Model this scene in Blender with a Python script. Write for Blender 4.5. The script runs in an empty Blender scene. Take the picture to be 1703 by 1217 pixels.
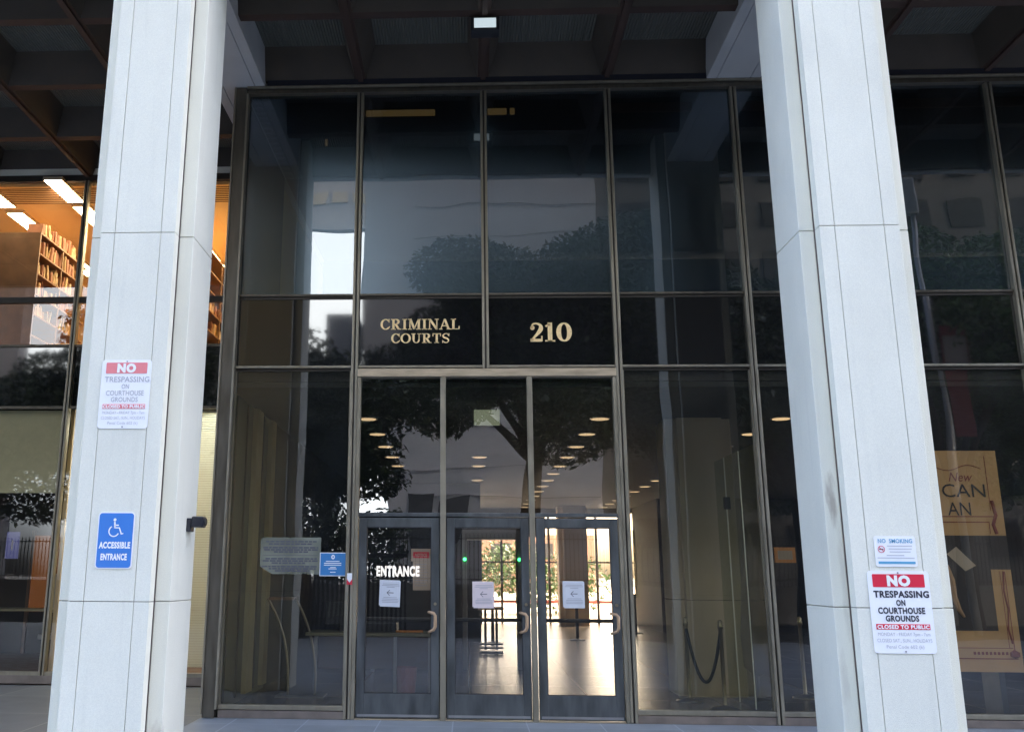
import bpy, bmesh, math, random
from mathutils import Vector, Matrix, Euler
R = math.radians
random.seed(7)
sc = bpy.context.scene
C = sc.collection

# ------------------------------------------------------------------ camera
cam_d = bpy.data.cameras.new("camera"); cam = bpy.data.objects.new("camera", cam_d); C.objects.link(cam)
sc.camera = cam
YAW, PIT, ROL = 0.0502, 0.2467, 0.0068
fw = Vector((-math.sin(YAW)*math.cos(PIT), math.cos(YAW)*math.cos(PIT), math.sin(PIT)))
rt = Vector((math.cos(YAW), math.sin(YAW), 0)); up = rt.cross(fw)
r2 = rt*math.cos(ROL) + up*math.sin(ROL); u2 = -rt*math.sin(ROL) + up*math.cos(ROL)
M = Matrix((r2, u2, -fw)).transposed().to_4x4(); M.translation = Vector((-0.2154, -11.1416, 1.5278))
cam.matrix_world = M
cam_d.sensor_width = 36; cam_d.sensor_fit = 'HORIZONTAL'
cam_d.lens = 1652.75/1703*36
cam_d.shift_x = (851.5-695.65)/1703; cam_d.shift_y = (538.26-608.5)/1703
cam_d.clip_start = 0.1; cam_d.clip_end = 2000

# ------------------------------------------------------------------ light
SUN_E, SUN_A = R(36), R(38)          # elevation; azimuth from +Y towards +X
w = bpy.data.worlds.new("World"); sc.world = w; w.use_nodes = True
nt = w.node_tree; sky = nt.nodes.new('ShaderNodeTexSky'); sky.sky_type = 'NISHITA'
sky.sun_disc = False; sky.sun_elevation = SUN_E; sky.sun_rotation = SUN_A
sky.air_density = 0.6; sky.dust_density = 7.0; sky.ozone_density = 0.25
# bright cloud bank added low over the street, to mirror white in the glass
def wn(t, **k):
    q = nt.nodes.new(t)
    for a_, v_ in k.items(): setattr(q, a_, v_)
    return q
wtc = wn('ShaderNodeTexCoord'); cdir = Vector((-9.5, -64, 25)).normalized()
wdot = wn('ShaderNodeVectorMath', operation='DOT_PRODUCT'); nt.links.new(wtc.outputs['Generated'], wdot.inputs[0]); wdot.inputs[1].default_value = cdir
wr = wn('ShaderNodeMapRange', interpolation_type='SMOOTHSTEP'); wr.inputs[1].default_value = math.cos(R(30)); wr.inputs[2].default_value = math.cos(R(9)); nt.links.new(wdot.outputs['Value'], wr.inputs[0])
wnz = wn('ShaderNodeTexNoise'); wnz.inputs['Scale'].default_value = 4; wnz.inputs['Detail'].default_value = 7; nt.links.new(wtc.outputs['Generated'], wnz.inputs['Vector'])
wad = wn('ShaderNodeMath', operation='ADD'); nt.links.new(wr.outputs[0], wad.inputs[0]); nt.links.new(wnz.outputs[0], wad.inputs[1])
wr2 = wn('ShaderNodeMapRange', interpolation_type='SMOOTHSTEP'); wr2.inputs[1].default_value = .62; wr2.inputs[2].default_value = 1.15; nt.links.new(wad.outputs[0], wr2.inputs[0])
wmx = wn('ShaderNodeMix', data_type='RGBA'); nt.links.new(wr2.outputs[0], wmx.inputs[0]); nt.links.new(sky.outputs[0], wmx.inputs[6]); wmx.inputs[7].default_value = (3.6, 3.75, 3.8, 1)
nt.links.new(wmx.outputs[2], nt.nodes['Background'].inputs[0])
nt.nodes['Background'].inputs[1].default_value = 0.15
sd = bpy.data.lights.new("sun", 'SUN'); so = bpy.data.objects.new("sun", sd); C.objects.link(so)
sd.energy = 2.0; sd.angle = R(0.5); sd.color = (1, .9, .76)
sv = Vector((math.sin(SUN_A)*math.cos(SUN_E), math.cos(SUN_A)*math.cos(SUN_E), math.sin(SUN_E)))
so.rotation_euler = sv.to_track_quat('Z', 'Y').to_euler()
so.location = sv*80
sc.view_settings.view_transform = 'Standard'; sc.view_settings.look = 'None'
sc.view_settings.gamma = 1; sc.view_settings.exposure = 3.9
sc.render.engine = 'CYCLES'
cy = sc.cycles
cy.use_denoising = True
cy.max_bounces = 10; cy.transparent_max_bounces = 16; cy.diffuse_bounces = 4; cy.glossy_bounces = 4
cy.sample_clamp_indirect = 6; cy.caustics_reflective = False; cy.caustics_refractive = False

# ------------------------------------------------------------------ materials
MT = {}
def mat(name, col, rough=.6, metal=0, var=0, vscale=8, bump=0, bscale=60, spec=.5, emit=None, es=0, stretch=None, coat=0, detail=4):
    m = bpy.data.materials.new(name); m.use_nodes = True; n = m.node_tree; b = n.nodes['Principled BSDF']
    b.inputs['Base Color'].default_value = (*col, 1); b.inputs['Roughness'].default_value = rough
    b.inputs['Metallic'].default_value = metal; b.inputs['Specular IOR Level'].default_value = spec
    b.inputs['Coat Weight'].default_value = coat
    if emit: b.inputs['Emission Color'].default_value = (*emit, 1); b.inputs['Emission Strength'].default_value = es
    tc = n.nodes.new('ShaderNodeTexCoord'); mp = n.nodes.new('ShaderNodeMapping')
    n.links.new(tc.outputs['Object'], mp.inputs[0])
    if stretch: mp.inputs['Scale'].default_value = stretch
    if var:
        t = n.nodes.new('ShaderNodeTexNoise'); t.inputs['Scale'].default_value = vscale; t.inputs['Detail'].default_value = detail
        n.links.new(mp.outputs[0], t.inputs['Vector'])
        r = n.nodes.new('ShaderNodeMapRange'); r.inputs[1].default_value = .3; r.inputs[2].default_value = .7
        r.inputs[3].default_value = 1-var; r.inputs[4].default_value = 1+var*.7
        n.links.new(t.outputs[0], r.inputs[0])
        x = n.nodes.new('ShaderNodeVectorMath'); x.operation = 'SCALE'; x.inputs[0].default_value = col
        n.links.new(r.outputs[0], x.inputs['Scale']); n.links.new(x.outputs[0], b.inputs['Base Color'])
        r3 = n.nodes.new('ShaderNodeMapRange'); r3.inputs[1].default_value = .3; r3.inputs[2].default_value = .7
        r3.inputs[3].default_value = max(.02, rough-.08); r3.inputs[4].default_value = min(1, rough+.1)
        n.links.new(t.outputs[0], r3.inputs[0]); n.links.new(r3.outputs[0], b.inputs['Roughness'])
    if bump:
        t2 = n.nodes.new('ShaderNodeTexNoise'); t2.inputs['Scale'].default_value = bscale; t2.inputs['Detail'].default_value = 3
        n.links.new(tc.outputs['Object'], t2.inputs['Vector'])
        bp = n.nodes.new('ShaderNodeBump'); bp.inputs['Strength'].default_value = bump; bp.inputs['Distance'].default_value = .01
        n.links.new(t2.outputs[0], bp.inputs['Height']); n.links.new(bp.outputs[0], b.inputs['Normal'])
    MT[name] = m; return m

def stone_mat(name, col):
    m = mat(name, col, .75, bump=.35, bscale=220); n = m.node_tree; b = n.nodes['Principled BSDF']
    tc = n.nodes['Texture Coordinate']
    def noise(sc_, det, stretch, lo, hi, a, c):
        mp = n.nodes.new('ShaderNodeMapping'); mp.inputs['Scale'].default_value = stretch
        n.links.new(tc.outputs['Object'], mp.inputs[0])
        t = n.nodes.new('ShaderNodeTexNoise'); t.inputs['Scale'].default_value = sc_; t.inputs['Detail'].default_value = det
        n.links.new(mp.outputs[0], t.inputs['Vector'])
        r = n.nodes.new('ShaderNodeMapRange'); r.inputs[1].default_value = lo; r.inputs[2].default_value = hi
        r.inputs[3].default_value = a; r.inputs[4].default_value = c; n.links.new(t.outputs[0], r.inputs[0]); return r
    speck = noise(150, 2, (1, 1, 1), .34, .66, .94, 1.035)
    cloud = noise(1.6, 5, (1, 1, .6), .3, .7, .93, 1.04)
    streak = noise(9, 5, (1.6, 1.6, .10), .58, .82, 1.0, .93)
    m1 = n.nodes.new('ShaderNodeMath'); m1.operation = 'MULTIPLY'; n.links.new(speck.outputs[0], m1.inputs[0]); n.links.new(cloud.outputs[0], m1.inputs[1])
    m2 = n.nodes.new('ShaderNodeMath'); m2.operation = 'MULTIPLY'; n.links.new(m1.outputs[0], m2.inputs[0]); n.links.new(streak.outputs[0], m2.inputs[1])
    x = n.nodes.new('ShaderNodeVectorMath'); x.operation = 'SCALE'; x.inputs[0].default_value = col
    n.links.new(m2.outputs[0], x.inputs['Scale']); last = x.outputs[0]
    # a few rusty run-off stains at fixed spots on the stone
    for (px, py, pz, rx, rz, amt) in ((2.625, -3.12, 2.10, .045, .26, .75), (2.66, -3.12, 1.55, .03, .5, .22), (2.60, -3.12, .75, .04, .25, .22), (-2.60, -3.1, .25, .09, .22, .45), (-3.2, -3.25, .1, .2, .12, .35), (3.1, -3.25, .1, .3, .12, .35)):
        mp = n.nodes.new('ShaderNodeMapping'); mp.vector_type = 'TEXTURE'; mp.inputs['Location'].default_value = (px, py, pz); mp.inputs['Scale'].default_value = (rx, .08, rz)
        n.links.new(tc.outputs['Object'], mp.inputs[0])
        ln = n.nodes.new('ShaderNodeVectorMath'); ln.operation = 'LENGTH'; n.links.new(mp.outputs[0], ln.inputs[0])
        nz = n.nodes.new('ShaderNodeTexNoise'); nz.inputs['Scale'].default_value = 14; nz.inputs['Detail'].default_value = 5; mq = n.nodes.new('ShaderNodeMapping'); mq.inputs['Scale'].default_value = (2, 2, .5)
        n.links.new(tc.outputs['Object'], mq.inputs[0]); n.links.new(mq.outputs[0], nz.inputs['Vector'])
        sm = n.nodes.new('ShaderNodeMath'); sm.operation = 'MULTIPLY_ADD'; sm.inputs[1].default_value = 1.6; n.links.new(nz.outputs[0], sm.inputs[0]); n.links.new(ln.outputs['Value'], sm.inputs[2])
        r = n.nodes.new('ShaderNodeMapRange'); r.inputs[1].default_value = 1.1; r.inputs[2].default_value = 1.75; r.inputs[3].default_value = amt; r.inputs[4].default_value = 0
        n.links.new(sm.outputs[0], r.inputs[0])
        mx = n.nodes.new('ShaderNodeMix'); mx.data_type = 'RGBA'; n.links.new(r.outputs[0], mx.inputs[0]); n.links.new(last, mx.inputs[6]); mx.inputs[7].default_value = (.36, .31, .25, 1); last = mx.outputs[2]
    n.links.new(last, b.inputs['Base Color'])
    return m

def glass_mat(name, tint, r0=.10, dust=.02, dustcol=(.5, .55, .58), wav=.0, haze=0):
    m = bpy.data.materials.new(name); m.use_nodes = True; n = m.node_tree; n.nodes.clear()
    out = n.nodes.new('ShaderNodeOutputMaterial')
    tr = n.nodes.new('ShaderNodeBsdfTransparent'); tr.inputs[0].default_value = (*tint, 1)
    gl = n.nodes.new('ShaderNodeBsdfGlossy'); gl.inputs['Roughness'].default_value = .0; gl.inputs[0].default_value = (.95, .97, 1, 1)
    lw = n.nodes.new('ShaderNodeLayerWeight'); lw.inputs['Blend'].default_value = .5
    p = n.nodes.new('ShaderNodeMath'); p.operation = 'POWER'; p.inputs[1].default_value = 4; n.links.new(lw.outputs['Facing'], p.inputs[0])
    r = n.nodes.new('ShaderNodeMapRange'); r.inputs[3].default_value = r0; r.inputs[4].default_value = 1; n.links.new(p.outputs[0], r.inputs[0])
    mx = n.nodes.new('ShaderNodeMixShader'); n.links.new(r.outputs[0], mx.inputs[0]); n.links.new(tr.outputs[0], mx.inputs[1]); n.links.new(gl.outputs[0], mx.inputs[2])
    df = n.nodes.new('ShaderNodeBsdfDiffuse'); df.inputs[0].default_value = (*dustcol, 1)
    tc = n.nodes.new('ShaderNodeTexCoord'); t = n.nodes.new('ShaderNodeTexNoise'); t.inputs['Scale'].default_value = 2.2; t.inputs['Detail'].default_value = 7
    n.links.new(tc.outputs['Object'], t.inputs['Vector'])
    r2_ = n.nodes.new('ShaderNodeMapRange'); r2_.inputs[1].default_value = .3; r2_.inputs[2].default_value = .75; r2_.inputs[3].default_value = dust*.5; r2_.inputs[4].default_value = dust*1.6
    n.links.new(t.outputs[0], r2_.inputs[0])
    m2 = n.nodes.new('ShaderNodeMixShader'); n.links.new(r2_.outputs[0], m2.inputs[0]); n.links.new(mx.outputs[0], m2.inputs[1]); n.links.new(df.outputs[0], m2.inputs[2])
    if haze:      # grime film: a faint blurred reflection on top of the sharp one
        g2 = n.nodes.new('ShaderNodeBsdfGlossy'); g2.inputs['Roughness'].default_value = .24; g2.inputs[0].default_value = (.48, .70, .90, 1)
        m3 = n.nodes.new('ShaderNodeMixShader'); m3.inputs[0].default_value = haze
        n.links.new(m2.outputs[0], m3.inputs[1]); n.links.new(g2.outputs[0], m3.inputs[2]); m2 = m3
    if wav:
        t3 = n.nodes.new('ShaderNodeTexNoise'); t3.inputs['Scale'].default_value = .9; t3.inputs['Detail'].default_value = 1
        n.links.new(tc.outputs['Object'], t3.inputs['Vector'])
        bp = n.nodes.new('ShaderNodeBump'); bp.inputs['Strength'].default_value = wav; bp.inputs['Distance'].default_value = .02
        n.links.new(t3.outputs[0], bp.inputs['Height']); n.links.new(bp.outputs[0], gl.inputs['Normal'])
    n.links.new(m2.outputs[0], out.inputs[0]); MT[name] = m; return m

def emit_mat(name, col, s):
    m = bpy.data.materials.new(name); m.use_nodes = True; n = m.node_tree; n.nodes.clear()
    o = n.nodes.new('ShaderNodeOutputMaterial'); e = n.nodes.new('ShaderNodeEmission')
    e.inputs[0].default_value = (*col, 1); e.inputs[1].default_value = s; n.links.new(e.outputs[0], o.inputs[0]); MT[name] = m; return m

def tile_mat(name, col, sx, sy, joint=.006, rough=.5, spec=.5, jcol=None, offx=0, offy=0, jl=.55, var=.12):
    """square slabs with a real-world size, each slab a slightly different tone"""
    m = mat(name, col, rough, bump=.15, bscale=90, spec=spec); n = m.node_tree; b = n.nodes['Principled BSDF']
    g = n.nodes.new('ShaderNodeNewGeometry'); s = n.nodes.new('ShaderNodeSeparateXYZ'); n.links.new(g.outputs['Position'], s.inputs[0])
    def M_(op, a, b_=None):
        q = n.nodes.new('ShaderNodeMath'); q.operation = op
        for i, v in enumerate((a, b_)):
            if v is None: continue
            if isinstance(v, (int, float)): q.inputs[i].default_value = v
            else: n.links.new(v, q.inputs[i])
        return q.outputs[0]
    ix = M_('DIVIDE', M_('SUBTRACT', s.outputs[0], offx), sx); iy = M_('DIVIDE', M_('SUBTRACT', s.outputs[1], offy), sy)
    fx = M_('MULTIPLY', M_('ABSOLUTE', M_('SUBTRACT', M_('FRACT', ix), .5)), sx); fy = M_('MULTIPLY', M_('ABSOLUTE', M_('SUBTRACT', M_('FRACT', iy), .5)), sy)
    jx = M_('GREATER_THAN', fx, sx/2-joint); jy = M_('GREATER_THAN', fy, sy/2-joint); j = M_('MAXIMUM', jx, jy)
    cb = n.nodes.new('ShaderNodeCombineXYZ'); n.links.new(M_('FLOOR', ix), cb.inputs[0]); n.links.new(M_('FLOOR', iy), cb.inputs[1])
    wn = n.nodes.new('ShaderNodeTexWhiteNoise'); n.links.new(cb.outputs[0], wn.inputs[0])
    nz = n.nodes.new('ShaderNodeTexNoise'); nz.inputs['Scale'].default_value = 3; nz.inputs['Detail'].default_value = 6
    n.links.new(g.outputs['Position'], nz.inputs['Vector'])
    a = M_('ADD', M_('MULTIPLY', M_('SUBTRACT', wn.outputs[0], .5), var*2), M_('MULTIPLY', M_('SUBTRACT', nz.outputs[0], .5), .5))
    a = M_('ADD', a, 1)
    x = n.nodes.new('ShaderNodeVectorMath'); x.operation = 'SCALE'; x.inputs[0].default_value = col; n.links.new(a, x.inputs['Scale'])
    mx = n.nodes.new('ShaderNodeMix'); mx.data_type = 'RGBA'; n.links.new(j, mx.inputs[0]); n.links.new(x.outputs[0], mx.inputs[6])
    jc = jcol or tuple(c*jl for c in col); mx.inputs[7].default_value = (*jc, 1); n.links.new(mx.outputs[2], b.inputs['Base Color'])
    return m

stone = stone_mat('precast stone', (.80, .785, .66))
stone_in = stone_mat('lobby stone', (.60, .50, .37))
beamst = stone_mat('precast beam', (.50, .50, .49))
mat('bronze', (.12, .105, .08), .42, .55, var=.25, vscale=5, bump=.05, stretch=(3, 3, .5))
mat('bronze dark', (.045, .038, .03), .5, .3, var=.2)
mat('bronze light', (.30, .27, .205), .38, .55, var=.18, vscale=6, bump=.05, stretch=(2, 2, .6))
mat('brass bar', (.50, .41, .29), .42, .5, var=.22, vscale=7, stretch=(.6, 2, 3))
mat('bronze base', (.22, .18, .15), .5, .35, var=.25, vscale=6)
mat('door paint', (.085, .092, .094), .38, .2, var=.38, vscale=5, bump=.08, bscale=30, stretch=(2, 2, .5))
mat('handle', (.50, .33, .20), .4, .3, var=.1)
mat('black rubber', (.012, .012, .014), .6)
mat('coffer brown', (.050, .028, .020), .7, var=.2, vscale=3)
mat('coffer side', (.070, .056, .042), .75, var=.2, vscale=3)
mat('navy band', (.018, .019, .028), .6)
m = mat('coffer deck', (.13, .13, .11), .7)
n = m.node_tree; wv = n.nodes.new('ShaderNodeTexWave'); wv.inputs['Scale'].default_value = 9; tc = n.nodes['Texture Coordinate']
n.links.new(tc.outputs['Object'], wv.inputs[0]); bp = n.nodes.new('ShaderNodeBump'); bp.inputs['Strength'].default_value = .9; bp.inputs['Distance'].default_value = .02
n.links.new(wv.outputs[0], bp.inputs['Height']); n.links.new(bp.outputs[0], n.nodes['Principled BSDF'].inputs['Normal'])
mat('gap', (.36, .31, .28), .9)
tile_mat('slate paving', (.30, .33, .35), .76, .76, .006, .42, jl=1.5, offx=.38, offy=-.42)
tile_mat('dark paving', (.15, .155, .155), 1.5, 1.5, .008, .45, jcol=(.30, .29, .26), offx=0, offy=.1)
tile_mat('plaza concrete', (.30, .29, .27), 1.5, 1.5, .012, .8)
mat('asphalt', (.05, .05, .052), .9, var=.2, vscale=3, bump=.3)
tile_mat('terrazzo', (.13, .10, .07), 1.5, 1.5, .009, .24, spec=.6, jcol=(.36, .28, .2), offx=-.2, offy=.4, var=.05)
tile_mat('sunlit paving', (.36, .31, .25), 2.0, 2.0, .012, .7)
glass_mat('glass tinted', (.72, .70, .60), .10, .018, wav=.3)
glass_mat('glass dusty', (.18, .20, .21), .115, .004, (.36, .42, .46), wav=.2, haze=.13)
glass_mat('glass transom', (.70, .70, .64), .20, .008, wav=.3)
glass_mat('glass door', (.74, .71, .65), .12, .018, wav=.03)
glass_mat('glass clear', (.82, .78, .70), .065, .01, wav=.04)
glass_mat('glass green', (.60, .66, .46), .10, .03, (.35, .4, .2))
m = mat('spandrel glass', (.010, .010, .011), .04, spec=1.0, coat=1.0)
m.node_tree.nodes['Principled BSDF'].inputs['Coat Roughness'].default_value = .02
mat('gold leaf', (.98, .72, .36), .45, .05, var=.12, vscale=30, emit=(1, .8, .5), es=0)
mat('white paint', (.80, .80, .80), .4, var=.04, vscale=20)
mat('sign white', (.90, .90, .90), .3)
mat('sign red', (.72, .03, .06), .35); mat('sign red faded', (.80, .24, .25), .4)
mat('sign black', (.035, .035, .05), .4); mat('sign grey', (.48, .48, .50), .5); mat('sign light grey', (.52, .52, .54), .5)
mat('sign blue', (.06, .22, .62), .25, coat=.4); mat('notice blue', (.05, .22, .50), .35); mat('sign cyan', (.10, .36, .55), .4)
mat('paper', (.62, .64, .68), .8, var=.05); mat('paper pink', (.70, .60, .60), .8, var=.05); mat('paper tan', (.46, .36, .27), .8)
mat('ink', (.10, .10, .12), .8); mat('ink grey', (.34, .34, .38), .8)
mat('dark metal', (.03, .03, .033), .4, .3, var=.1); mat('camera black', (.02, .022, .03), .3)
mat('black plastic', (.02, .02, .022), .45); mat('grey metal', (.30, .30, .30), .4, .5, var=.1)
mat('chrome', (.36, .31, .22), .3, 1); mat('velvet', (.012, .012, .02), .95)
mat('olive panel', (.15, .145, .095), .7, var=.2, vscale=2, stretch=(1, 1, .2)); mat('ochre strip', (.46, .40, .22), .6, var=.15, stretch=(1, 1, .3))
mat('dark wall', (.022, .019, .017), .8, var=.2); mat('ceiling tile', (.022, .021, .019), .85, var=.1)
mat('wood dark', (.09, .045, .026), .5, var=.3, vscale=6, stretch=(1, 1, .2)); mat('wood brown', (.20, .10, .05), .55, var=.25, vscale=5)
mat('shelf wood', (.20, .095, .035), .6, var=.25, vscale=6); mat('desk top', (.26, .25, .18), .35, var=.1)
mat('library wall', (.85, .62, .32), .9); mat('library ceiling', (.90, .72, .43), .9)
mat('shade fabric', (.62, .62, .44), .9, var=.06, emit=(.8, .85, .6), es=.0); mat('blind slat', (.80, .80, .66), .6)
mat('cork orange', (.70, .27, .06), .8, var=.1); mat('poster ground', (.58, .34, .15), .8, var=.08, vscale=3); mat('poster dark', (.03, .022, .02), .7)
mat('poster red', (.24, .05, .035), .8); mat('poster skin', (.45, .27, .15), .8, var=.1)
mat('lens', (.50, .56, .58), .2, emit=(.8, .95, 1), es=.045)
emit_mat('downlight glow', (1, .70, .42), .08); emit_mat('office tube', (1, .86, .58), 4.6); emit_mat('entrance letters', (.93, .94, 1), .12)
emit_mat('green led', (.05, 1, .22), .6); emit_mat('cove glow', (1, .62, .22), .017); emit_mat('blue sign glow', (.08, .09, .25), .06)
emit_mat('exit panel', (.55, .62, .45), .03); emit_mat('orange room glow', (1, .35, .08), .009)
mat('file manila', (.42, .27, .13), .8, var=.15); mat('file red', (.26, .10, .05), .8, var=.15); mat('file white', (.56, .44, .28), .8)
mat('bark', (.085, .07, .055), .9, var=.3, vscale=6, bump=.6, bscale=20, stretch=(1, 1, .3))
for i, c in enumerate(((.035, .060, .022), (.055, .085, .030), (.075, .11, .035))):
    m = mat('leaf %d' % i, c, .55, var=.35, vscale=1.5)
    m.node_tree.nodes['Principled BSDF'].inputs['Subsurface Weight'].default_value = 0
mat('hedge leaf', (.10, .20, .05), .6, var=.35, vscale=2)
mat('far concrete', (.30, .30, .30), .85, var=.08, vscale=.4); mat('far tan', (.13, .125, .11), .85, var=.08, vscale=.3)
mat('far glass', (.10, .105, .11), .2); mat('far window lit', (.4, .33, .2), .5); mat('brick far', (.55, .34, .26), .85, var=.15)
mat('fence iron', (.02, .02, .022), .5, .3); mat('banner red', (.22, .03, .035), .8); mat('steel pole', (.45, .47, .48), .4, .4)
mat('steel cladding', (.50, .51, .52), .6, 0, var=.06, vscale=.6)

# ------------------------------------------------------------------ helpers
def tag(o, label=None, cat=None, group=None, kind=None):
    if label: o['label'] = label
    if cat:
        o['category'] = cat; o['kind'] = kind or 'thing'
    if group: o['group'] = group
    if kind: o['kind'] = kind
    return o
def empty(name, loc, label, cat, group=None, rz=0):
    o = bpy.data.objects.new(name, None); C.objects.link(o); o.location = loc; o.rotation_euler = (0, 0, rz)
    o.empty_display_size = .2
    bpy.context.view_layer.update()
    return tag(o, label, cat, group)
class MB:
    def __init__(s): s.v = []; s.f = []
    def add(s, vs, fs):
        k = len(s.v); s.v += [tuple(v) for v in vs]; s.f += [tuple(i+k for i in f) for f in fs]; return s
    def box(s, x0, x1, y0, y1, z0, z1):
        if x0 > x1: x0, x1 = x1, x0
        if y0 > y1: y0, y1 = y1, y0
        if z0 > z1: z0, z1 = z1, z0
        return s.add([(x0,y0,z0),(x1,y0,z0),(x1,y1,z0),(x0,y1,z0),(x0,y0,z1),(x1,y0,z1),(x1,y1,z1),(x0,y1,z1)],
                     [(0,3,2,1),(4,5,6,7),(0,1,5,4),(1,2,6,5),(2,3,7,6),(3,0,4,7)])
    def quad(s, a, b, c, d): return s.add([a, b, c, d], [(0, 1, 2, 3)])
    def tube(s, pts, rad, n=10, cap=True):
        pts = [Vector(p) for p in pts]; rads = rad if isinstance(rad, (list, tuple)) else [rad]*len(pts)
        k = len(s.v); prev = None
        for i, p in enumerate(pts):
            d = (pts[min(i+1, len(pts)-1)]-pts[max(i-1, 0)]).normalized()
            a = d.orthogonal().normalized() if prev is None else (prev-d*prev.dot(d)).normalized()
            prev = a; b = d.cross(a)
            for j in range(n):
                t = 2*math.pi*j/n; s.v.append(tuple(p+(a*math.cos(t)+b*math.sin(t))*rads[i]))
        for i in range(len(pts)-1):
            for j in range(n):
                j2 = (j+1) % n; s.f.append((k+i*n+j, k+i*n+j2, k+(i+1)*n+j2, k+(i+1)*n+j))
        if cap:
            s.f.append(tuple(k+j for j in range(n-1, -1, -1))); s.f.append(tuple(k+(len(pts)-1)*n+j for j in range(n)))
        return s
    def lathe(s, prof, cx, cy, n=24):
        k = len(s.v)
        for r, z in prof:
            for j in range(n):
                t = 2*math.pi*j/n; s.v.append((cx+r*math.cos(t), cy+r*math.sin(t), z))
        for i in range(len(prof)-1):
            for j in range(n):
                j2 = (j+1) % n; s.f.append((k+i*n+j, k+i*n+j2, k+(i+1)*n+j2, k+(i+1)*n+j))
        s.f.append(tuple(k+j for j in range(n-1, -1, -1))); s.f.append(tuple(k+(len(prof)-1)*n+j for j in range(n)))
        return s
    def build(s, name, m, parent=None, bevel=0, smooth=False):
        me = bpy.data.meshes.new(name); me.from_pydata(s.v, [], s.f); me.update()
        mm = m if isinstance(m, (list, tuple)) else [m]
        for q in mm: me.materials.append(MT[q] if isinstance(q, str) else q)
        if smooth: me.shade_smooth()
        o = bpy.data.objects.new(name, me); C.objects.link(o)
        if parent:
            o.parent = parent
            if parent.type == 'EMPTY': o.matrix_parent_inverse = parent.matrix_world.inverted()
        if bevel:
            b = o.modifiers.new('bevel', 'BEVEL'); b.width = bevel; b.segments = 2; b.limit_method = 'ANGLE'; b.angle_limit = R(40)
        return o
def rounded(x0, x1, z0, z1, r, y, n=6):
    pts = []
    for cx, cz, a0 in ((x1-r, z0+r, -90), (x1-r, z1-r, 0), (x0+r, z1-r, 90), (x0+r, z0+r, 180)):
        for i in range(n+1):
            a = R(a0+90*i/n); pts.append((cx+r*math.cos(a), y, cz+r*math.sin(a)))
    return pts
def plate(mb, x0, x1, z0, z1, r, yf, th):
    """rounded sheet: front at yf, thickness th going +y"""
    a = rounded(x0, x1, z0, z1, r, yf); b = [(p[0], yf+th, p[2]) for p in a]; n = len(a)
    mb.add(a+b, [tuple(range(n)), tuple(range(2*n-1, n-1, -1))] + [(i, i+n, (i+1) % n+n, (i+1) % n) for i in range(n)])
    return mb
def text_geo(mb, s, cx, cz, h, y, width=None, bold=0, shear=0):
    """add lettering: cap height h, centred on cx, vertical centre cz, facing -y"""
    cu = bpy.data.curves.new('t', 'FONT'); cu.body = s; cu.size = 1; cu.offset = bold; cu.shear = shear; cu.resolution_u = 3; cu.space_character = 1+bold*2.2
    o = bpy.data.objects.new('t', cu); C.objects.link(o); dg = bpy.context.evaluated_depsgraph_get()
    me = bpy.data.meshes.new_from_object(o.evaluated_get(dg)); bpy.data.objects.remove(o); bpy.data.curves.remove(cu)
    xs = [v.co.x for v in me.vertices]; ys = [v.co.y for v in me.vertices]
    x0, x1 = min(xs), max(xs); capn = .70
    k = h/capn; kx = k if width is None else width/(x1-x0)
    mb.add([(cx+(v.co.x-(x0+x1)/2)*kx, y, cz+(v.co.y-capn/2)*k) for v in me.vertices], [tuple(p.vertices) for p in me.polygons])
    bpy.data.meshes.remove(me); return mb
def ribbon(mb, pts, wd, ox, oz, k, y, kx=None, d=.004):
    """stroke through pts with widths wd (unit glyph space) drawn in the x-z plane"""
    kx = kx or k; n = len(pts); wd = wd if isinstance(wd, (list, tuple)) else [wd]*n
    L, Rr = [], []
    for i in range(n):
        a = Vector(pts[max(i-1, 0)]); b = Vector(pts[min(i+1, n-1)]); t = (b-a).normalized(); nn = Vector((-t.y, t.x))*wd[i]/2
        p = Vector(pts[i]); L.append(p+nn); Rr.append(p-nn)
    f = [(ox+q.x*kx, y, oz+q.y*k) for q in L]+[(ox+q.x*kx, y, oz+q.y*k) for q in Rr]
    b = [(p[0], y+d, p[2]) for p in f]; fs = []
    for i in range(n-1):
        fs += [(i, i+1, n+i+1, n+i), (2*n+i, 3*n+i, 3*n+i+1, 2*n+i+1), (i, 2*n+i, 2*n+i+1, i+1), (n+i, n+i+1, 3*n+i+1, 3*n+i)]
    mb.add(f+b, fs)
def arc(cx, cz, rx, rz, a0, a1, n=20): return [(cx+rx*math.cos(R(a0+(a1-a0)*i/n)), cz+rz*math.sin(R(a0+(a1-a0)*i/n))) for i in range(n+1)]
def wthick(a0, a1, n, thin, thick): return [thin+(thick-thin)*abs(math.cos(R(a0+(a1-a0)*i/n)))**1.5 for i in range(n+1)]
TK, TN, SF = .19, .085, .075
def seg(x0, z0, x1, z1, w): return ([(x0, z0), (x1, z1)], w)
def serif(cx, z, hw=.2): return ([(cx-hw, z), (cx+hw, z)], SF)
def bowl(cx, cz, rx, rz, a0, a1, thin=TN, thick=TK, n=20): return (arc(cx, cz, rx, rz, a0, a1, n), wthick(a0, a1, n, thin, thick))
def curvepts(ctrl, n=28):
    out = []
    P = [Vector(c) for c in ctrl]; P = [P[0]*2-P[1]]+P+[P[-1]*2-P[-2]]
    m_ = len(P)-3
    for i in range(m_):
        for j in range(n//m_):
            t = j/(n//m_); a, b, c, d = P[i:i+4]
            out.append(tuple(.5*((2*b)+(-a+c)*t+(2*a-5*b+4*c-d)*t*t+(-a+3*b-3*c+d)*t**3)))
    out.append(tuple(P[-2])); return out
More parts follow.
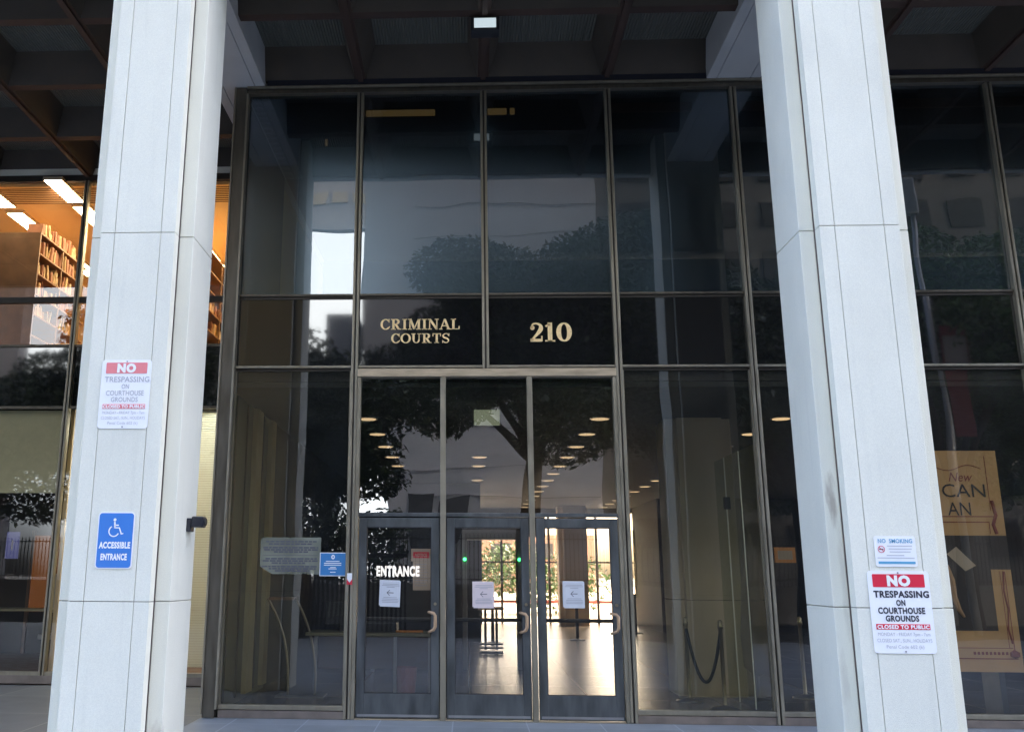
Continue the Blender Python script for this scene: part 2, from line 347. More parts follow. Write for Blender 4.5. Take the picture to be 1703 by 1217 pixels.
def spts():
    c = curvepts([(.62, .74), (.50, .95), (.30, .955), (.13, .80), (.20, .60), (.45, .48), (.60, .30), (.52, .08), (.30, .045), (.08, .24)], 54)
    n = len(c); return (c, [TN+(TK-TN)*math.exp(-((i/(n-1)-.5)/.17)**2)+.0 for i in range(n)])
def c2():
    c = curvepts([(.13, .70), (.18, .90), (.36, .96), (.56, .86), (.58, .66), (.42, .42), (.16, .13), (.10, .06)], 42); n = len(c)
    return (c, [TN+(TK+.03-TN)*math.exp(-((i/(n-1)-.58)/.17)**2) for i in range(n)])
GL = {
 'I': (.50, [seg(.25, 0, .25, 1, TK), serif(.25, SF/2), serif(.25, 1-SF/2)]),
 'C': (.84, [bowl(.45, .5, .33, .46, 42, 318), seg(.72, .68, .72, 1, .07), seg(.70, .16, .78, .30, .08)]),
 'R': (.90, [seg(.24, 0, .24, 1, TK), serif(.24, SF/2), ([(.03, 1-SF/2), (.45, 1-SF/2)], SF), bowl(.44, .745, .21, .215, 90, -90), seg(.24, .52, .46, .52, TN), seg(.42, .52, .68, .04, TK), ([(.60, SF/2), (.88, SF/2)], SF)]),
 'M': (1.10, [seg(.18, 0, .18, 1, TN), seg(.90, 0, .90, 1, TK), seg(.20, 1, .54, .06, TK), seg(.54, .06, .86, 1, TN), serif(.18, SF/2, .15), serif(.90, SF/2, .2), ([(.02, 1-SF/2), (.24, 1-SF/2)], SF), ([(.82, 1-SF/2), (1.08, 1-SF/2)], SF)]),
 'N': (.94, [seg(.18, 0, .18, 1, TN), seg(.76, 0, .76, 1, TN), seg(.18, .97, .76, .04, TK), serif(.18, SF/2, .16), ([(.02, 1-SF/2), (.24, 1-SF/2)], SF), serif(.76, 1-SF/2, .16)]),
 'A': (.94, [seg(.14, .03, .45, 1, TN), seg(.45, .97, .78, .03, TK), seg(.24, .34, .66, .34, TN), serif(.14, SF/2, .14), serif(.78, SF/2, .17)]),
 'L': (.76, [seg(.22, 0, .22, 1, TK), serif(.22, 1-SF/2), ([(.03, SF/2), (.70, SF/2)], SF), seg(.68, 0, .68, .32, .08)]),
 'O': (.92, [bowl(.46, .5, .36, .46, 0, 360)]),
 'U': (.92, [seg(.22, .98, .22, .35, TK), (arc(.46, .35, .24, .31, 180, 360), wthick(180, 360, 20, TN, TK*.8)), seg(.70, .35, .70, .98, TN), serif(.22, 1-SF/2, .19), serif(.72, 1-SF/2, .17)]),
 'T': (.84, [seg(.42, 0, .42, 1, TK), serif(.42, SF/2), ([(.06, 1-SF/2), (.78, 1-SF/2)], SF), seg(.09, .70, .09, 1, .08), seg(.75, .70, .75, 1, .08)]),
 'S': (.72, [spts(), seg(.64, .70, .64, 1, .07), seg(.09, 0, .09, .30, .07)]),
 '2': (.74, [c2(), (arc(.17, .73, .06, .06, 0, 360, 12), .11), ([(.06, .075), (.62, .075)], .15), seg(.63, .02, .63, .30, .07)]),
 '1': (.60, [seg(.30, 0, .30, 1, TK+.03), ([(.05, .04), (.55, .04)], .08), seg(.08, .80, .30, .93, .10)]),
 '0': (.80, [bowl(.40, .5, .27, .46, 0, 360, TN, TK+.05)]),
}
def serif_text(mb, s, x0, x1, z0, z1, y):
    k = z1-z0; tot = sum(GL[c][0] for c in s if c in GL)+.35*s.count(' '); kx = (x1-x0)/tot; x = x0
    for c in s:
        if c in GL:
            for pts, wd in GL[c][1]: ribbon(mb, pts, wd, x, z0, k, y, kx)
            x += GL[c][0]*kx
        else: x += .35*kx

GZ = .04     # outdoor paving level
# ------------------------------------------------------------------ setting
def sheet(name, x0, x1, y0, y1, z, m, kind='structure'):
    o = MB().quad((x0,y0,z),(x1,y0,z),(x1,y1,z),(x0,y1,z)).build(name, m); return tag(o, kind=kind)
sheet('ground', -600, 600, -600, 600, -.10, 'asphalt')
MB_ = MB().box(-40, 40, -14, 2.85, -.06, GZ).build('pavement', 'slate paving'); tag(MB_, kind='structure')
sheet('pavement_inlay', -14, -3.05, -1.3, 2.8, GZ+.004, 'dark paving')
tag(MB().box(-3.05, 14, 0.02, 21.4, -.05, GZ+.01).build('floor', 'terrazzo'), kind='structure')
tag(MB().box(-14, -3.07, 2.87, 12, -.05, GZ+.01).build('office_floor', 'wood dark'), kind='structure')
tag(MB().box(-40, 40, -34, -26, -.06, .06).build('far_pavement', 'plaza concrete'), kind='structure')
tag(MB().box(-60, 60, 21.5, 130, -.06, .02).build('rear_plaza', 'sunlit paving'), kind='structure')

# coffered soffit -------------------------------------------------------
ZR, ZD = 7.42, 7.82
def coffers():
    rib, side, deck = MB(), MB(), MB()
    ys = [-3.0, -1.5, 0.0, 1.5, 2.93]; xs = [-12+1.5*i for i in range(19)]
    w2 = .065; ins = .12
    for j in range(len(ys)-1):
        for i in range(len(xs)-1):
            xa, xb, ya, yb = xs[i], xs[i+1], ys[j], ys[j+1]
            if ya >= 0 and xa > -3.2: continue
            x0, x1, y0, y1 = xa+w2, xb-w2, ya+w2, yb-w2
            X0, X1, Y0, Y1 = x0+ins, x1-ins, y0+ins, y1-ins
            a = [(x0,y0,ZR),(x1,y0,ZR),(x1,y1,ZR),(x0,y1,ZR)]; b = [(X0,Y0,ZD),(X1,Y0,ZD),(X1,Y1,ZD),(X0,Y1,ZD)]
            for k in range(4):
                k2 = (k+1) % 4; side.quad(a[k], a[k2], b[k2], b[k])
            deck.quad(b[3], b[2], b[1], b[0])
            o = [(xa,ya,ZR),(xb,ya,ZR),(xb,yb,ZR),(xa,yb,ZR)]
            for k in range(4):
                k2 = (k+1) % 4; rib.quad(o[k], a[k], a[k2], o[k2])
    # narrow flanges under each rib
    for x in xs:
        y1 = 2.93 if x < -3.2 else 0
        rib.box(x-.03, x+.03, -3.0, y1, ZR-.035, ZR-.002)
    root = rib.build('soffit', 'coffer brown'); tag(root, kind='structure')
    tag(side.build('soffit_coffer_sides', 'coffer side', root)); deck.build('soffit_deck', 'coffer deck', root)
coffers()
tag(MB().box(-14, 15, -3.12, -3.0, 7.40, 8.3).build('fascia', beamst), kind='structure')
tag(MB().box(-2.66, 15, -.07, .30, 7.345, 7.425).build('soffit_edge_band', 'navy band'), kind='structure')
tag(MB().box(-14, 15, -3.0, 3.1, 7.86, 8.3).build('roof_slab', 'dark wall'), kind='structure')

# the tower above, out of view, raised and widened to keep the forecourt shaded
def tower():
    root = empty('courthouse_tower', (0, 8, 8.3), 'tall concrete courthouse tower rising above the entrance soffit', 'tower')
    MB().box(-110, 110, -2.9, 21, 8.32, 125).build('tower_body', 'far concrete', root)
    for k in range(32):
        z = 10+3.5*k; MB().box(-109, 109, -2.96, -2.92, z, z+1.6).build('window_band', 'far glass', root)
tower()

# stone columns and beams ----------------------------------------------
def column(cx, label):
    root = empty('stone_column', (cx, -2.85, GZ), label, 'column', 'stone columns in front of the entrance')
    g = .003; joints = [GZ+.002, 1.306, 4.33, 7.34]
    tops = [1.306, 4.33, 8.3]
    core = MB().box(cx-.31, cx+.31, -3.235, -2.42, GZ, 8.28).box(cx-.43, cx+.43, -3.100, -2.52, GZ, 8.28)
    core.build('joint_core', 'gap', root)
    z0 = GZ+.002
    for z1 in tops:
        a, b = z0+g, z1-g
        for s0, s1, nm in ((-.322, -.2012, 'edge_strip'), (-.197, .197, 'front_panel'), (.2012, .322, 'edge_strip')):
            MB().box(cx+s0, cx+s1, -3.25, -3.14, a, b).build(nm, stone, root, bevel=.003)
        for s in (-1, 1):
            mb = MB().box(cx+s*.3245, cx+s*.447, -3.12, -2.50, a, b); mb.build('side_panel', stone, root, bevel=.006)
        MB().box(cx-.322, cx+.322, -2.49, -2.38, a, b).build('rear_panel', stone, root, bevel=.006)
        z0 = z1
column(-3.008, 'grey stone column bearing the blue wheelchair sign'); column(3.012, 'grey stone column bearing the no smoking sign, streaked with stains')
def beam(cx, y1, label):
    root = empty('stone_beam', (cx, -1.2, 7.34), label, 'beam', 'stone beams running from column to facade')
    z0, z1 = 7.345, 8.0
    for s0, s1, nm in ((-.322, -.202, 'edge_strip'), (-.196, .196, 'soffit_panel'), (.202, .322, 'edge_strip')):
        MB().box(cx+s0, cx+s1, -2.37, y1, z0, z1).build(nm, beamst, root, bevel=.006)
    MB().box(cx-.31, cx+.31, -2.37, y1-.01, z0+.02, z1).build('joint_core', 'bronze dark', root)
beam(-3.008, 2.90, 'stone beam above the left end of the glass entrance'); beam(3.012, -.08, 'stone beam reaching the facade above the right-hand glass bays')

# ------------------------------------------------------------------ glazed entrance wall
W = 1.5
ent = empty('glazed_entrance_wall', (0, 0, GZ), 'bronze framed glass entrance wall with three doors and gold lettering', 'glass wall')
def mullion(x, z0, z1, parent, y=0, hw=.038, name='mullion'):
    m1 = MB().box(x-hw, x-.010, y-.055, y+.05, z0, z1).box(x+.010, x+hw, y-.055, y+.05, z0, z1).build(name, 'bronze light', parent, bevel=.003)
    MB().box(x-.0098, x+.0098, y-.032, y+.048, z0, z1).build('groove', 'bronze dark', m1)
ZT = 7.25
for x in (-1.5, 1.5, 3.0, 4.5, 6.0, 7.5, 9.0): mullion(x, GZ+.005 if abs(x) > 1.6 or True else 0, ZT, ent)
mullion(0, 3.80, ZT, ent)
# corner post
MB().box(-3.035, -2.905, -.075, .06, GZ+.005, 7.33).build('corner_post', 'bronze', ent, bevel=.004)
MB().box(-2.904, -2.880, -.085, .05, .13, 7.25).box(-3.058, -3.037, -.085, .05, .08, 7.33).build('corner_trim', 'bronze light', ent, bevel=.003)
# top frame
MB().box(-2.90, 10, -.065, .05, 7.252, 7.30).build('head_frame', 'bronze', ent, bevel=.003)
MB().box(-2.90, 10, -.09, .05, 7.318, 7.342).build('head_trim', 'bronze light', ent, bevel=.003)
MB().box(-2.90, 10, -.045, .05, 7.3005, 7.3175).build('head_shadow_gap', 'bronze dark', ent)
xs = [-2.878, -1.5, 0, 1.5, 3.0, 4.5, 6.0, 7.5, 9.0]
for i in range(len(xs)-1):
    a = xs[i]+(.002 if i == 0 else .040); b = xs[i+1]-.040
    # horizontal bars
    MB().box(a, b, -.030, .03, 4.668, 4.694).build('glazing_bar', 'bronze', ent, bevel=.003)
    MB().box(a, b, -.006, .03, 4.636, 4.667).build('glazing_bar', 'bronze dark', ent)
    door = xs[i] in (-1.5, 0)
    MB().box(a, b, -.040, .03, 3.812, 3.838).build('glazing_bar', 'bronze light', ent, bevel=.003)
    MB().box(a, b, -.008, .03, 3.780 if not door else 3.796, 3.811).build('glazing_bar', 'bronze dark', ent)
    MB().quad((a, .012, 4.695), (b, .012, 4.695), (b, .012, 7.25), (a, .012, 7.25)).build('upper_pane', 'glass dusty', ent)
    MB().box(a, b, .008, .016, 3.839, 4.635).build('spandrel_panel', 'spandrel glass', ent)
    if not door:
        MB().quad((a, .012, .176), (b, .012, .176), (b, .012, 3.779), (a, .012, 3.779)).build('lower_pane', 'glass tinted' if i == 0 or i > 2 else 'glass tinted', ent)
        MB().box(a, b, -.045, .04, .128, .175).build('sill', 'bronze light', ent, bevel=.004)
        MB().box(a, b, -.038, .04, .042, .120).build('base_plate', 'bronze base', ent, bevel=.003)
        for s, xx in ((1, a), (-1, b)): MB().box(xx, xx+s*.014, -.02, .03, .176, 3.779).build('pane_bead', 'bronze light', ent)
# door zone frame
MB().box(-1.461, 1.461, -.070, .04, 3.704, 3.795).build('transom_beam', 'brass bar', ent, bevel=.005)
for x in (-.487, .487): MB().box(x-.030, x+.030, -.060, .05, GZ+.004, 3.703).build('door_post', 'bronze light', ent, bevel=.004)
for x in (-1.44, 1.44): MB().box(x-.020, x+.020, -.050, .05, GZ+.004, 3.703).build('door_post', 'bronze light', ent, bevel=.003)
doorx = [(-1.418, -.520), (-.455, .455), (.520, 1.418)]
for a, b in doorx:
    MB().box(a, b, -.045, .04, 2.142, 2.184).build('door_head', 'door paint', ent, bevel=.004)
    MB().quad((a, .012, 2.185), (b, .012, 2.185), (b, .012, 3.703), (a, .012, 3.703)).build('transom_pane', 'glass transom', ent)
MB().box(-1.418, 1.418, -.05, .06, GZ+.003, GZ+.016).build('threshold', 'brass bar', ent)
dl = ['door with lit lettering behind its glass', 'middle door with a sheet of paper taped to the glass', 'right-hand door next to the rope posts']
for i, (a, b) in enumerate(doorx):
    a += .006; b -= .006; z0, z1 = .062, 2.128; gl, gr, gb, gt = a+.088, b-.088, .305, 2.028
    d = MB().box(a, gl, -.038, .012, z0, z1).box(gr, b, -.038, .012, z0, z1).box(gl, gr, -.036, .012, z0, gb).box(gl, gr, -.036, .012, gt, z1).build('door', 'door paint', ent, bevel=.004)
    d['label'] = 'grey metal framed glass '+dl[i]
    MB().quad((gl, -.012, gb), (gr, -.012, gb), (gr, -.012, gt), (gl, -.012, gt)).build('door_glass', 'glass door', d)
    MB().box(gl, gl+.008, -.034, -.014, gb, gt).box(gr-.008, gr, -.034, -.014, gb, gt).box(gl+.008, gr-.008, -.034, -.014, gb, gb+.008).box(gl+.008, gr-.008, -.034, -.014, gt-.008, gt).build('glass_bead', 'dark metal', d)
    hx = b-.03
    hp = [(hx-.085, -.040, 1.135), (hx-.075, -.075, 1.135), (hx-.03, -.095, 1.125), (hx-.012, -.100, 1.10), (hx-.012, -.100, .99), (hx-.03, -.095, .955), (hx-.06, -.075, .94), (hx-.085, -.040, .93)]
    MB().tube(hp, [.013, .015, .017, .018, .018, .017, .015, .013], 10).build('handle', 'handle', d, smooth=True)
    MB().box(gl-.02, gr+.02, .05, .085, 1.035, 1.075).build('push_bar', 'dark metal', d, bevel=.008)
    MB().tube([(b-.045, -.0385, 1.22), (b-.045, -.048, 1.22)], .016, 14).build('lock', 'chrome', d)
    MB().box(a+.02, b-.02, -.0405, -.0385, .075, .10).build('kick_strip', 'grey metal', d)
    MB().box(b-.004, b-.001, -.020, .01, z0, z1).build('edge_strip', 'black rubber', d)
# thin frame at the wall above doors against spandrel
# ---- gold lettering
g = MB(); serif_text(g, 'CRIMINAL', -1.218, -.292, 4.268, 4.395, .001)
serif_text(g, 'COURTS', -1.092, -.410, 4.108, 4.222, .001); g.build('lettering', 'gold leaf', ent)
g = MB(); serif_text(g, '210', .500, .992, 4.118, 4.342, .001); g.build('street_number', 'gold leaf', ent)

# ---- side (return) glazing of the vestibule, corner to the recessed wall
rt_ = empty('side_return_wall', (-3.0, 1.5, GZ), 'dark bronze side wall between the glass corner and the blind window', 'wall')
MB().box(-3.03, -2.96, .07, 2.82, GZ, 3.7).build('wall_panel', 'olive panel', rt_); MB().box(-3.03, -2.96, .07, 2.82, 3.702, 7.33).build('upper_wall_panel', 'dark wall', rt_)
MB().box(-2.958, -2.90, 1.42, 1.78, .12, 3.58).build('ochre_strip', 'ochre strip', rt_)
MB().box(-2.958, -2.90, 2.42, 2.70, .12, 3.58).build('ochre_strip', 'ochre strip', rt_)
for y in (.45, 1.05, 2.05): MB().box(-2.9575, -2.94, y, y+.03, .12, 3.58).build('panel_joint', 'bronze dark', rt_)

# ------------------------------------------------------------------ recessed window wall (left)
YL = 2.85
rec = empty('recessed_window_wall', (-6, YL, GZ), 'recessed dark bronze window wall of the lamplit library', 'glass wall')
MB().box(-14, -3.05, YL-.02, YL+.2, 7.43, 7.66).build('pale_band', stone, rec)
MB().box(-14, -3.05, YL+.02, YL+.2, 7.66, 8.3).build('upper_wall', 'coffer side', rec)
MB().box(-14, -3.05, YL-.03, YL+.06, 7.33, 7.428).build('head_frame', 'bronze dark', rec)
MB().box(-14, -3.05, YL-.05, YL+.06, .060, .165).build('base_plate', 'bronze base', rec, bevel=.004)
for x in (-10.5, -9, -7.5, -6, -4.5): mullion(x, .166, 7.329, rec, y=YL)
xl = [-12, -10.5, -9, -7.5, -6, -4.5, -3.05]
for i in range(len(xl)-1):
    a, b = xl[i]+.041, xl[i+1]-(.041 if i < 5 else .0)
    MB().box(a, b, YL-.03, YL+.04, 5.40, 5.49).build('glazing_bar', 'bronze dark', rec)
    MB().box(a, b, YL-.03, YL+.04, 4.73, 4.765).build('glazing_bar', 'bronze', rec)
    MB().box(a, b, YL-.03, YL+.04, 3.815, 3.85).build('glazing_bar', 'bronze', rec)
    MB().box(a, b, YL-.04, YL+.04, .166, .215).build('sill', 'bronze light', rec)
    MB().box(a, b, YL+.004, YL+.012, 3.851, 4.729).build('spandrel_panel', 'spandrel glass', rec)
    MB().quad((a, YL+.008, 4.766), (b, YL+.008, 4.766), (b, YL+.008, 5.399), (a, YL+.008, 5.399)).build('library_pane', 'glass clear', rec)
    MB().quad((a, YL+.008, 5.491), (b, YL+.008, 5.491), (b, YL+.008, 7.329), (a, YL+.008, 7.329)).build('library_pane', 'glass clear', rec)
    MB().quad((a, YL+.008, .216), (b, YL+.008, .216), (b, YL+.008, 3.814), (a, YL+.008, 3.814)).build('office_pane', 'glass clear', rec)
# blinds
def blinds(x0, x1, lab):
    o = MB(); z = .28
    while z < 3.78:
        o.add([(x0, YL+.14, z), (x1, YL+.14, z), (x1, YL+.150, z+.031), (x0, YL+.150, z+.031)], [(0, 1, 2, 3)]); z += .034
    r = empty('venetian_blind', ((x0+x1)/2, YL+.15, 3.8), lab, 'blind', 'venetian blinds in the office windows')
    o.build('slats', 'blind slat', r); MB().box(x0, x1, YL+.12, YL+.18, 3.775, 3.80).build('head_rail', 'blind slat', r)
blinds(-5.9, -4.55, 'pale venetian blind between the window mullion and the left column')
blinds(-4.45, -3.10, 'pale venetian blind between the left column and the glass corner post')
o = MB().box(-12, -6.05, YL+.13, YL+.14, 2.62, 3.81).build('roller_shade', 'shade fabric'); tag(o, 'pale green roller shade half lowered in the office window', 'roller shade')

m = mat('lit slat', (.80, .80, .62), .6)
n = m.node_tree; o_ = n.nodes['Material Output']; tl = n.nodes.new('ShaderNodeBsdfTranslucent'); tl.inputs[0].default_value = (.85, .87, .74, 1)
mxs = n.nodes.new('ShaderNodeMixShader'); mxs.inputs[0].default_value = .5; n.links.new(n.nodes['Principled BSDF'].outputs[0], mxs.inputs[1]); n.links.new(tl.outputs[0], mxs.inputs[2]); n.links.new(mxs.outputs[0], o_.inputs[0])
for o in bpy.data.objects:
    if o.name.startswith('slats'): o.data.materials[0] = m
tag(MB().box(-6.03, -5.98, 3.1, 8, .05, 4.0).box(-5.97, -3.13, 6.5, 6.55, .05, 4.0).build('office_partition', 'file white'), kind='structure')
# library room upstairs
tag(MB().box(-13, -3.1, YL+.1, 11, 4.55, 4.72).build('library_floor', 'wood brown'), kind='structure')
tag(MB().box(-13, -3.1, YL+.25, 11, 7.36, 7.44).build('library_ceiling', 'library ceiling'), kind='structure')
tag(MB().box(-13, -3.1, 10.9, 11, 4.73, 7.35).box(-13, -12.9, YL+.25, 10.9, 4.73, 7.35).box(-3.12, -3.05, 3.0, 10.9, 4.73, 7.35).build('library_walls', 'library wall'), kind='structure')
o = MB(); 
for k in range(9): o.box(-12, -3.3, YL+.17, YL+.20, 7.05+.03*k, 7.056+.03*k)
tag(o.build('raised_blind', 'shelf wood'), 'brown blind drawn up at the head of the library window', 'blind')
LIGHTS = [(-7.72, 3.35), (-7.72, 4.6), (-7.72, 5.9), (-7.72, 7.2), (-6.50, 3.2), (-6.50, 4.35), (-6.50, 5.7), (-6.5, 7.2), (-5.05, 3.9), (-5.05, 5.2), (-5.05, 6.3), (-5.05, 7.5), (-3.9, 4.4), (-3.9, 6.2), (-9.0, 3.8), (-9.0, 5.6)]
def copy_tree(o, parent=None):
    c = o.copy(); C.objects.link(c); c.parent = parent
    for ch in list(o.children): copy_tree(ch, c)
    return c
t0 = empty('ceiling_light', (0, 0, 0), 'long fluorescent strip light glowing on the orange library ceiling', 'ceiling light', 'strip lights on the library ceiling')
MB().box(-.15, .15, -.50, .50, -.05, 0).build('tray', 'file white', t0); MB().box(-.13, .13, -.48, .48, -.056, -.052).build('tube_panel', 'office tube', t0)
for i, (x, y) in enumerate(LIGHTS):
    q = t0 if i == 0 else copy_tree(t0); q.location = (x, y, 7.355)

def bookcase(x0, x1, y0, y1, label):
    """double sided case: end panel faces the window, files show on the +x side"""
    root = empty('bookcase', ((x0+x1)/2, y0, 4.72), label, 'bookcase', 'tall wooden bookcases in the library')
    zt = 6.72
    MB().box(x0, x1, y0, y0+.03, 4.72, zt).build('end_panel', 'wood brown', root)
    MB().box(x0, x0+.03, y0+.031, y1, 4.72, zt).build('back_panel', 'wood brown', root)
    zz = [4.72+.33*k for k in range(7)]
    for z in zz: MB().box(x0+.031, x1, y0+.031, y1, z, z+.025).build('shelf', 'shelf wood', root)
    y = y0+.9
    while y < y1: MB().box(x1-.02, x1, y, y+.025, 4.75, zt-.03).build('upright', 'shelf wood', root); y += .9
    return zz
emit_mat('office tube neutral', (.98, 1, .93), 4.2)
lowtube = next(c for c in t0.children if 'tube' in c.name).data.copy(); lowtube.materials[0] = MT['office tube neutral']
for i, (x, y) in enumerate(((-3.7, 3.75), (-5.0, 3.75), (-3.7, 5.2), (-5.0, 5.2))):  # unseen ceiling lights added to brighten the blinds from behind
    q = copy_tree(t0); q.location = (x, y, 3.99); next(c for c in q.children if 'tube' in c.name).data = lowtube
    q['label'] = 'added unseen strip light backlighting the closed blinds of the lower office'; q['group'] = 'added strip lights in the lower office'
fpro = []
for m_, h, t in (('file manila', .25, .035), ('file red', .27, .05), ('file white', .23, .02), ('file manila', .22, .06)):
    o = MB().box(-.24, 0, -t/2, t/2, 0, h).add([(.004, -t/2*.7, h*.6), (.004, t/2*.7, h*.6), (.004, t/2*.7, h*.85), (.004, -t/2*.7, h*.85)], [(0, 1, 2, 3)]).build('file_folder', m_)
    fpro.append((o, t))
first = set(); nfile = 0
def fill(x1, y0, y1, zz, dens=.9):
    global nfile
    for z in zz[1:]:
        y = y0+.06
        while y < y1-.05:
            k = random.randrange(4); o, t = fpro[k]
            if random.random() < .82 and nfile < 290:
                q = o if k not in first else o.copy()
                if k in first: C.objects.link(q)
                first.add(k); nfile += 1
                q.location = (x1-.02-random.random()*.06, y, z+.026); q.rotation_euler = (random.uniform(-.28, .28), 0, random.uniform(-.12, .12)); q.scale = (1, random.uniform(.6, 1.8), random.uniform(.62, 1.12))
                tag(q, 'worn case file standing on a library shelf among many like it', 'file', 'case files on the library shelves')
            y += t+.012+random.random()*.02
zz = bookcase(-7.6, -6.92, 3.42, 5.4, 'brown bookcase whose plain end panel faces the window'); fill(-6.92, 3.5, 5.0, zz[1:])
zz = bookcase(-5.2, -4.45, 4.3, 7.0, 'bookcase full of files behind the left column'); fill(-4.45, 4.4, 6.2, zz[1:4])

# office behind lower left window
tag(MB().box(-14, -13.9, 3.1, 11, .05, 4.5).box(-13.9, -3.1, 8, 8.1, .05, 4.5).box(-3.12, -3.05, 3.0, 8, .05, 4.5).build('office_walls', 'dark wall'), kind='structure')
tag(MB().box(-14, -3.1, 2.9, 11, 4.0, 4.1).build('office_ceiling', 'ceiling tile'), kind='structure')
r = empty('hanging_sign', (-7.2, 4.2, 1.9), 'small dark blue sign hanging inside the office window', 'sign'); MB().box(-7.32, -7.12, 4.2, 4.22, 1.72, 2.12).build('sign_panel', 'blue sign glow', r)
MB().box(-7.23, -7.21, 4.195, 4.199, 1.85, 2.0).build('symbol', 'sign white', r)
r = empty('lit_doorway', (-7.9, 7.9, .05), 'orange lit doorway deep inside the dark office', 'doorway'); MB().box(-8.5, -8.0, 7.95, 7.98, .8, 2.2).build('glow', 'orange room glow', r); MB().box(-8.56, -8.501, 7.93, 7.99, .05, 2.3).box(-7.999, -7.94, 7.93, 7.99, .05, 2.3).build('frame', 'wood brown', r)
r = empty('office_desk', (-6.9, 4.4, .05), 'dark desk standing behind the lower left window', 'desk')
MB().box(-7.9, -6.2, 4.1, 4.8, .95, .98).build('desk_top', 'desk top', r)
for x in (-7.85, -6.28): MB().box(x, x+.04, 4.15, 4.75, .05, .949).build('leg', 'dark metal', r)
r = empty('office_chair', (-6.7, 4.95, .05), 'grey fabric chair back beside the office desk', 'chair')
MB().box(-6.95, -6.5, 5.0, 5.06, .9, 1.5).build('backrest', 'grey metal', r, bevel=.02); MB().box(-6.97, -6.48, 4.85, 5.3, .5, .58).build('seat', 'grey metal', r, bevel=.02); MB().tube([(-6.72, 5.08, .05), (-6.72, 5.08, .5)], .03).build('leg', 'dark metal', r)

# ------------------------------------------------------------------ lobby
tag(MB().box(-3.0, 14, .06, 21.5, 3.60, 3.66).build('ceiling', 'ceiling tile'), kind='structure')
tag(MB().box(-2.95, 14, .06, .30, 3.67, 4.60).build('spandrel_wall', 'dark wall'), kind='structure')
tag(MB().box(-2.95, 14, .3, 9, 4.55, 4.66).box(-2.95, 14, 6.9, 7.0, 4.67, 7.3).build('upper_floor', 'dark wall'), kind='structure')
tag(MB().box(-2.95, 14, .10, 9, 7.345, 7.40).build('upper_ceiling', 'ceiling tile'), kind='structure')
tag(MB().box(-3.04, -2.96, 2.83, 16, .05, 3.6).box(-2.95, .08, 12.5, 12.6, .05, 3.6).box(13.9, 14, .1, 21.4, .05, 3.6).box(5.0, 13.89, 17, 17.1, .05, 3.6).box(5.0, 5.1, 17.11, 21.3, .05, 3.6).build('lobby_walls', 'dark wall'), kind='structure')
sp = empty('spot_lamp', (-1.95, .6, 6.9), 'tiny lit spot high inside the upper left pane', 'lamp'); MB().box(-2.02, -1.99, .6, .63, 6.86, 6.94).build('bulb', 'cove glow', sp)
cv = empty('cove_light', (-1, .40, 7.2), 'thin warm lit cove strip behind the top of the glass', 'light')
for a, b in ((-1.47, -.60), (.06, .30), (.34, .40)): MB().box(a, b, .34, .37, 7.13, 7.205).build('glowing_strip', 'cove glow', cv)
MB().box(1.6, 2.6, .34, .37, 7.13, 7.25).box(3.2, 5.0, .34, .37, 7.13, 7.25).box(5.1, 8, .34, .37, 7.13, 7.25).build('wood_pelmet', 'wood brown', cv)

ddl = MB(); 
pr = empty('downlight', (0, 0, 0), 'round recessed ceiling downlight glowing warm in the lobby', 'downlight', 'rows of round lobby downlights')
MB().lathe([(.125, -.012), (.14, -.012), (.14, 0), (.125, 0)], 0, 0, 24).build('trim_ring', 'grey metal', pr); MB().lathe([(.118, -.018), (.118, -.013)], 0, 0, 24).build('lens', 'downlight glow', pr)
k = 0
for x in (-1.58, 0, 1.58, 4.0):
    for j in range(14 if x > 1 else 7):
        y = 2.35+1.52*j
        if x == 0 and j not in (3, 4, 6): continue
        if x < -1 and y > 9: continue
        q = pr if k == 0 else copy_tree(pr); q.location = (x, y, 3.596); k += 1
r = empty('hanging_panel_sign', (.03, 1.5, 3.5), 'blank pale sign panel hanging above the middle door inside', 'sign')
MB().box(-.13, .20, 1.5, 1.52, 3.375, 3.575).build('sign_panel', 'exit panel', r); MB().box(-.11, -.10, 1.505, 1.515, 3.576, 3.599).box(.17, .18, 1.505, 1.515, 3.576, 3.599).build('hanger', 'grey metal', r)

# inner stone columns
def incol(cx, cy, label):
    root = empty('lobby_column', (cx, cy, .05), label, 'column', 'stone columns inside the lobby')
    for z0, z1 in ((.05, 1.225), (1.235, 3.598)):
        MB().box(cx-.30, cx+.30, cy-.42, cy+.42, z0, z1).box(cx-.44, cx+.44, cy-.30, cy+.30, z0, z1).build('shaft', stone_in, root)
    MB().box(cx-.29, cx+.29, cy-.29, cy+.29, 1.2251, 1.2349).build('joint', 'gap', root)
incol(2.90, 2.75, 'tan stone column just inside the glass behind the rope posts'); incol(3.0, 20.6, 'dark stone column at the far sunlit end of the lobby')
# green glass partition
gp = empty('glass_partition', (3.25, 1.2, .05), 'green tinted glass partition with thin bright edges inside the entrance', 'partition')
for y0, y1 in ((.35, 1.05), (1.10, 1.75), (1.80, 2.30)):
    MB().quad((3.06, y0, .06), (3.06, y1, .06), (3.06, y1, 3.0), (3.06, y0, 3.0)).build('glass_panel', 'glass green', gp)
    MB().box(3.054, 3.066, y0-.012, y0-.001, .06, 3.0).build('edge', 'blind slat', gp)
MB().box(3.02, 3.10, 1.76, 1.80, 2.35, 2.50).build('hinge', 'black plastic', gp)
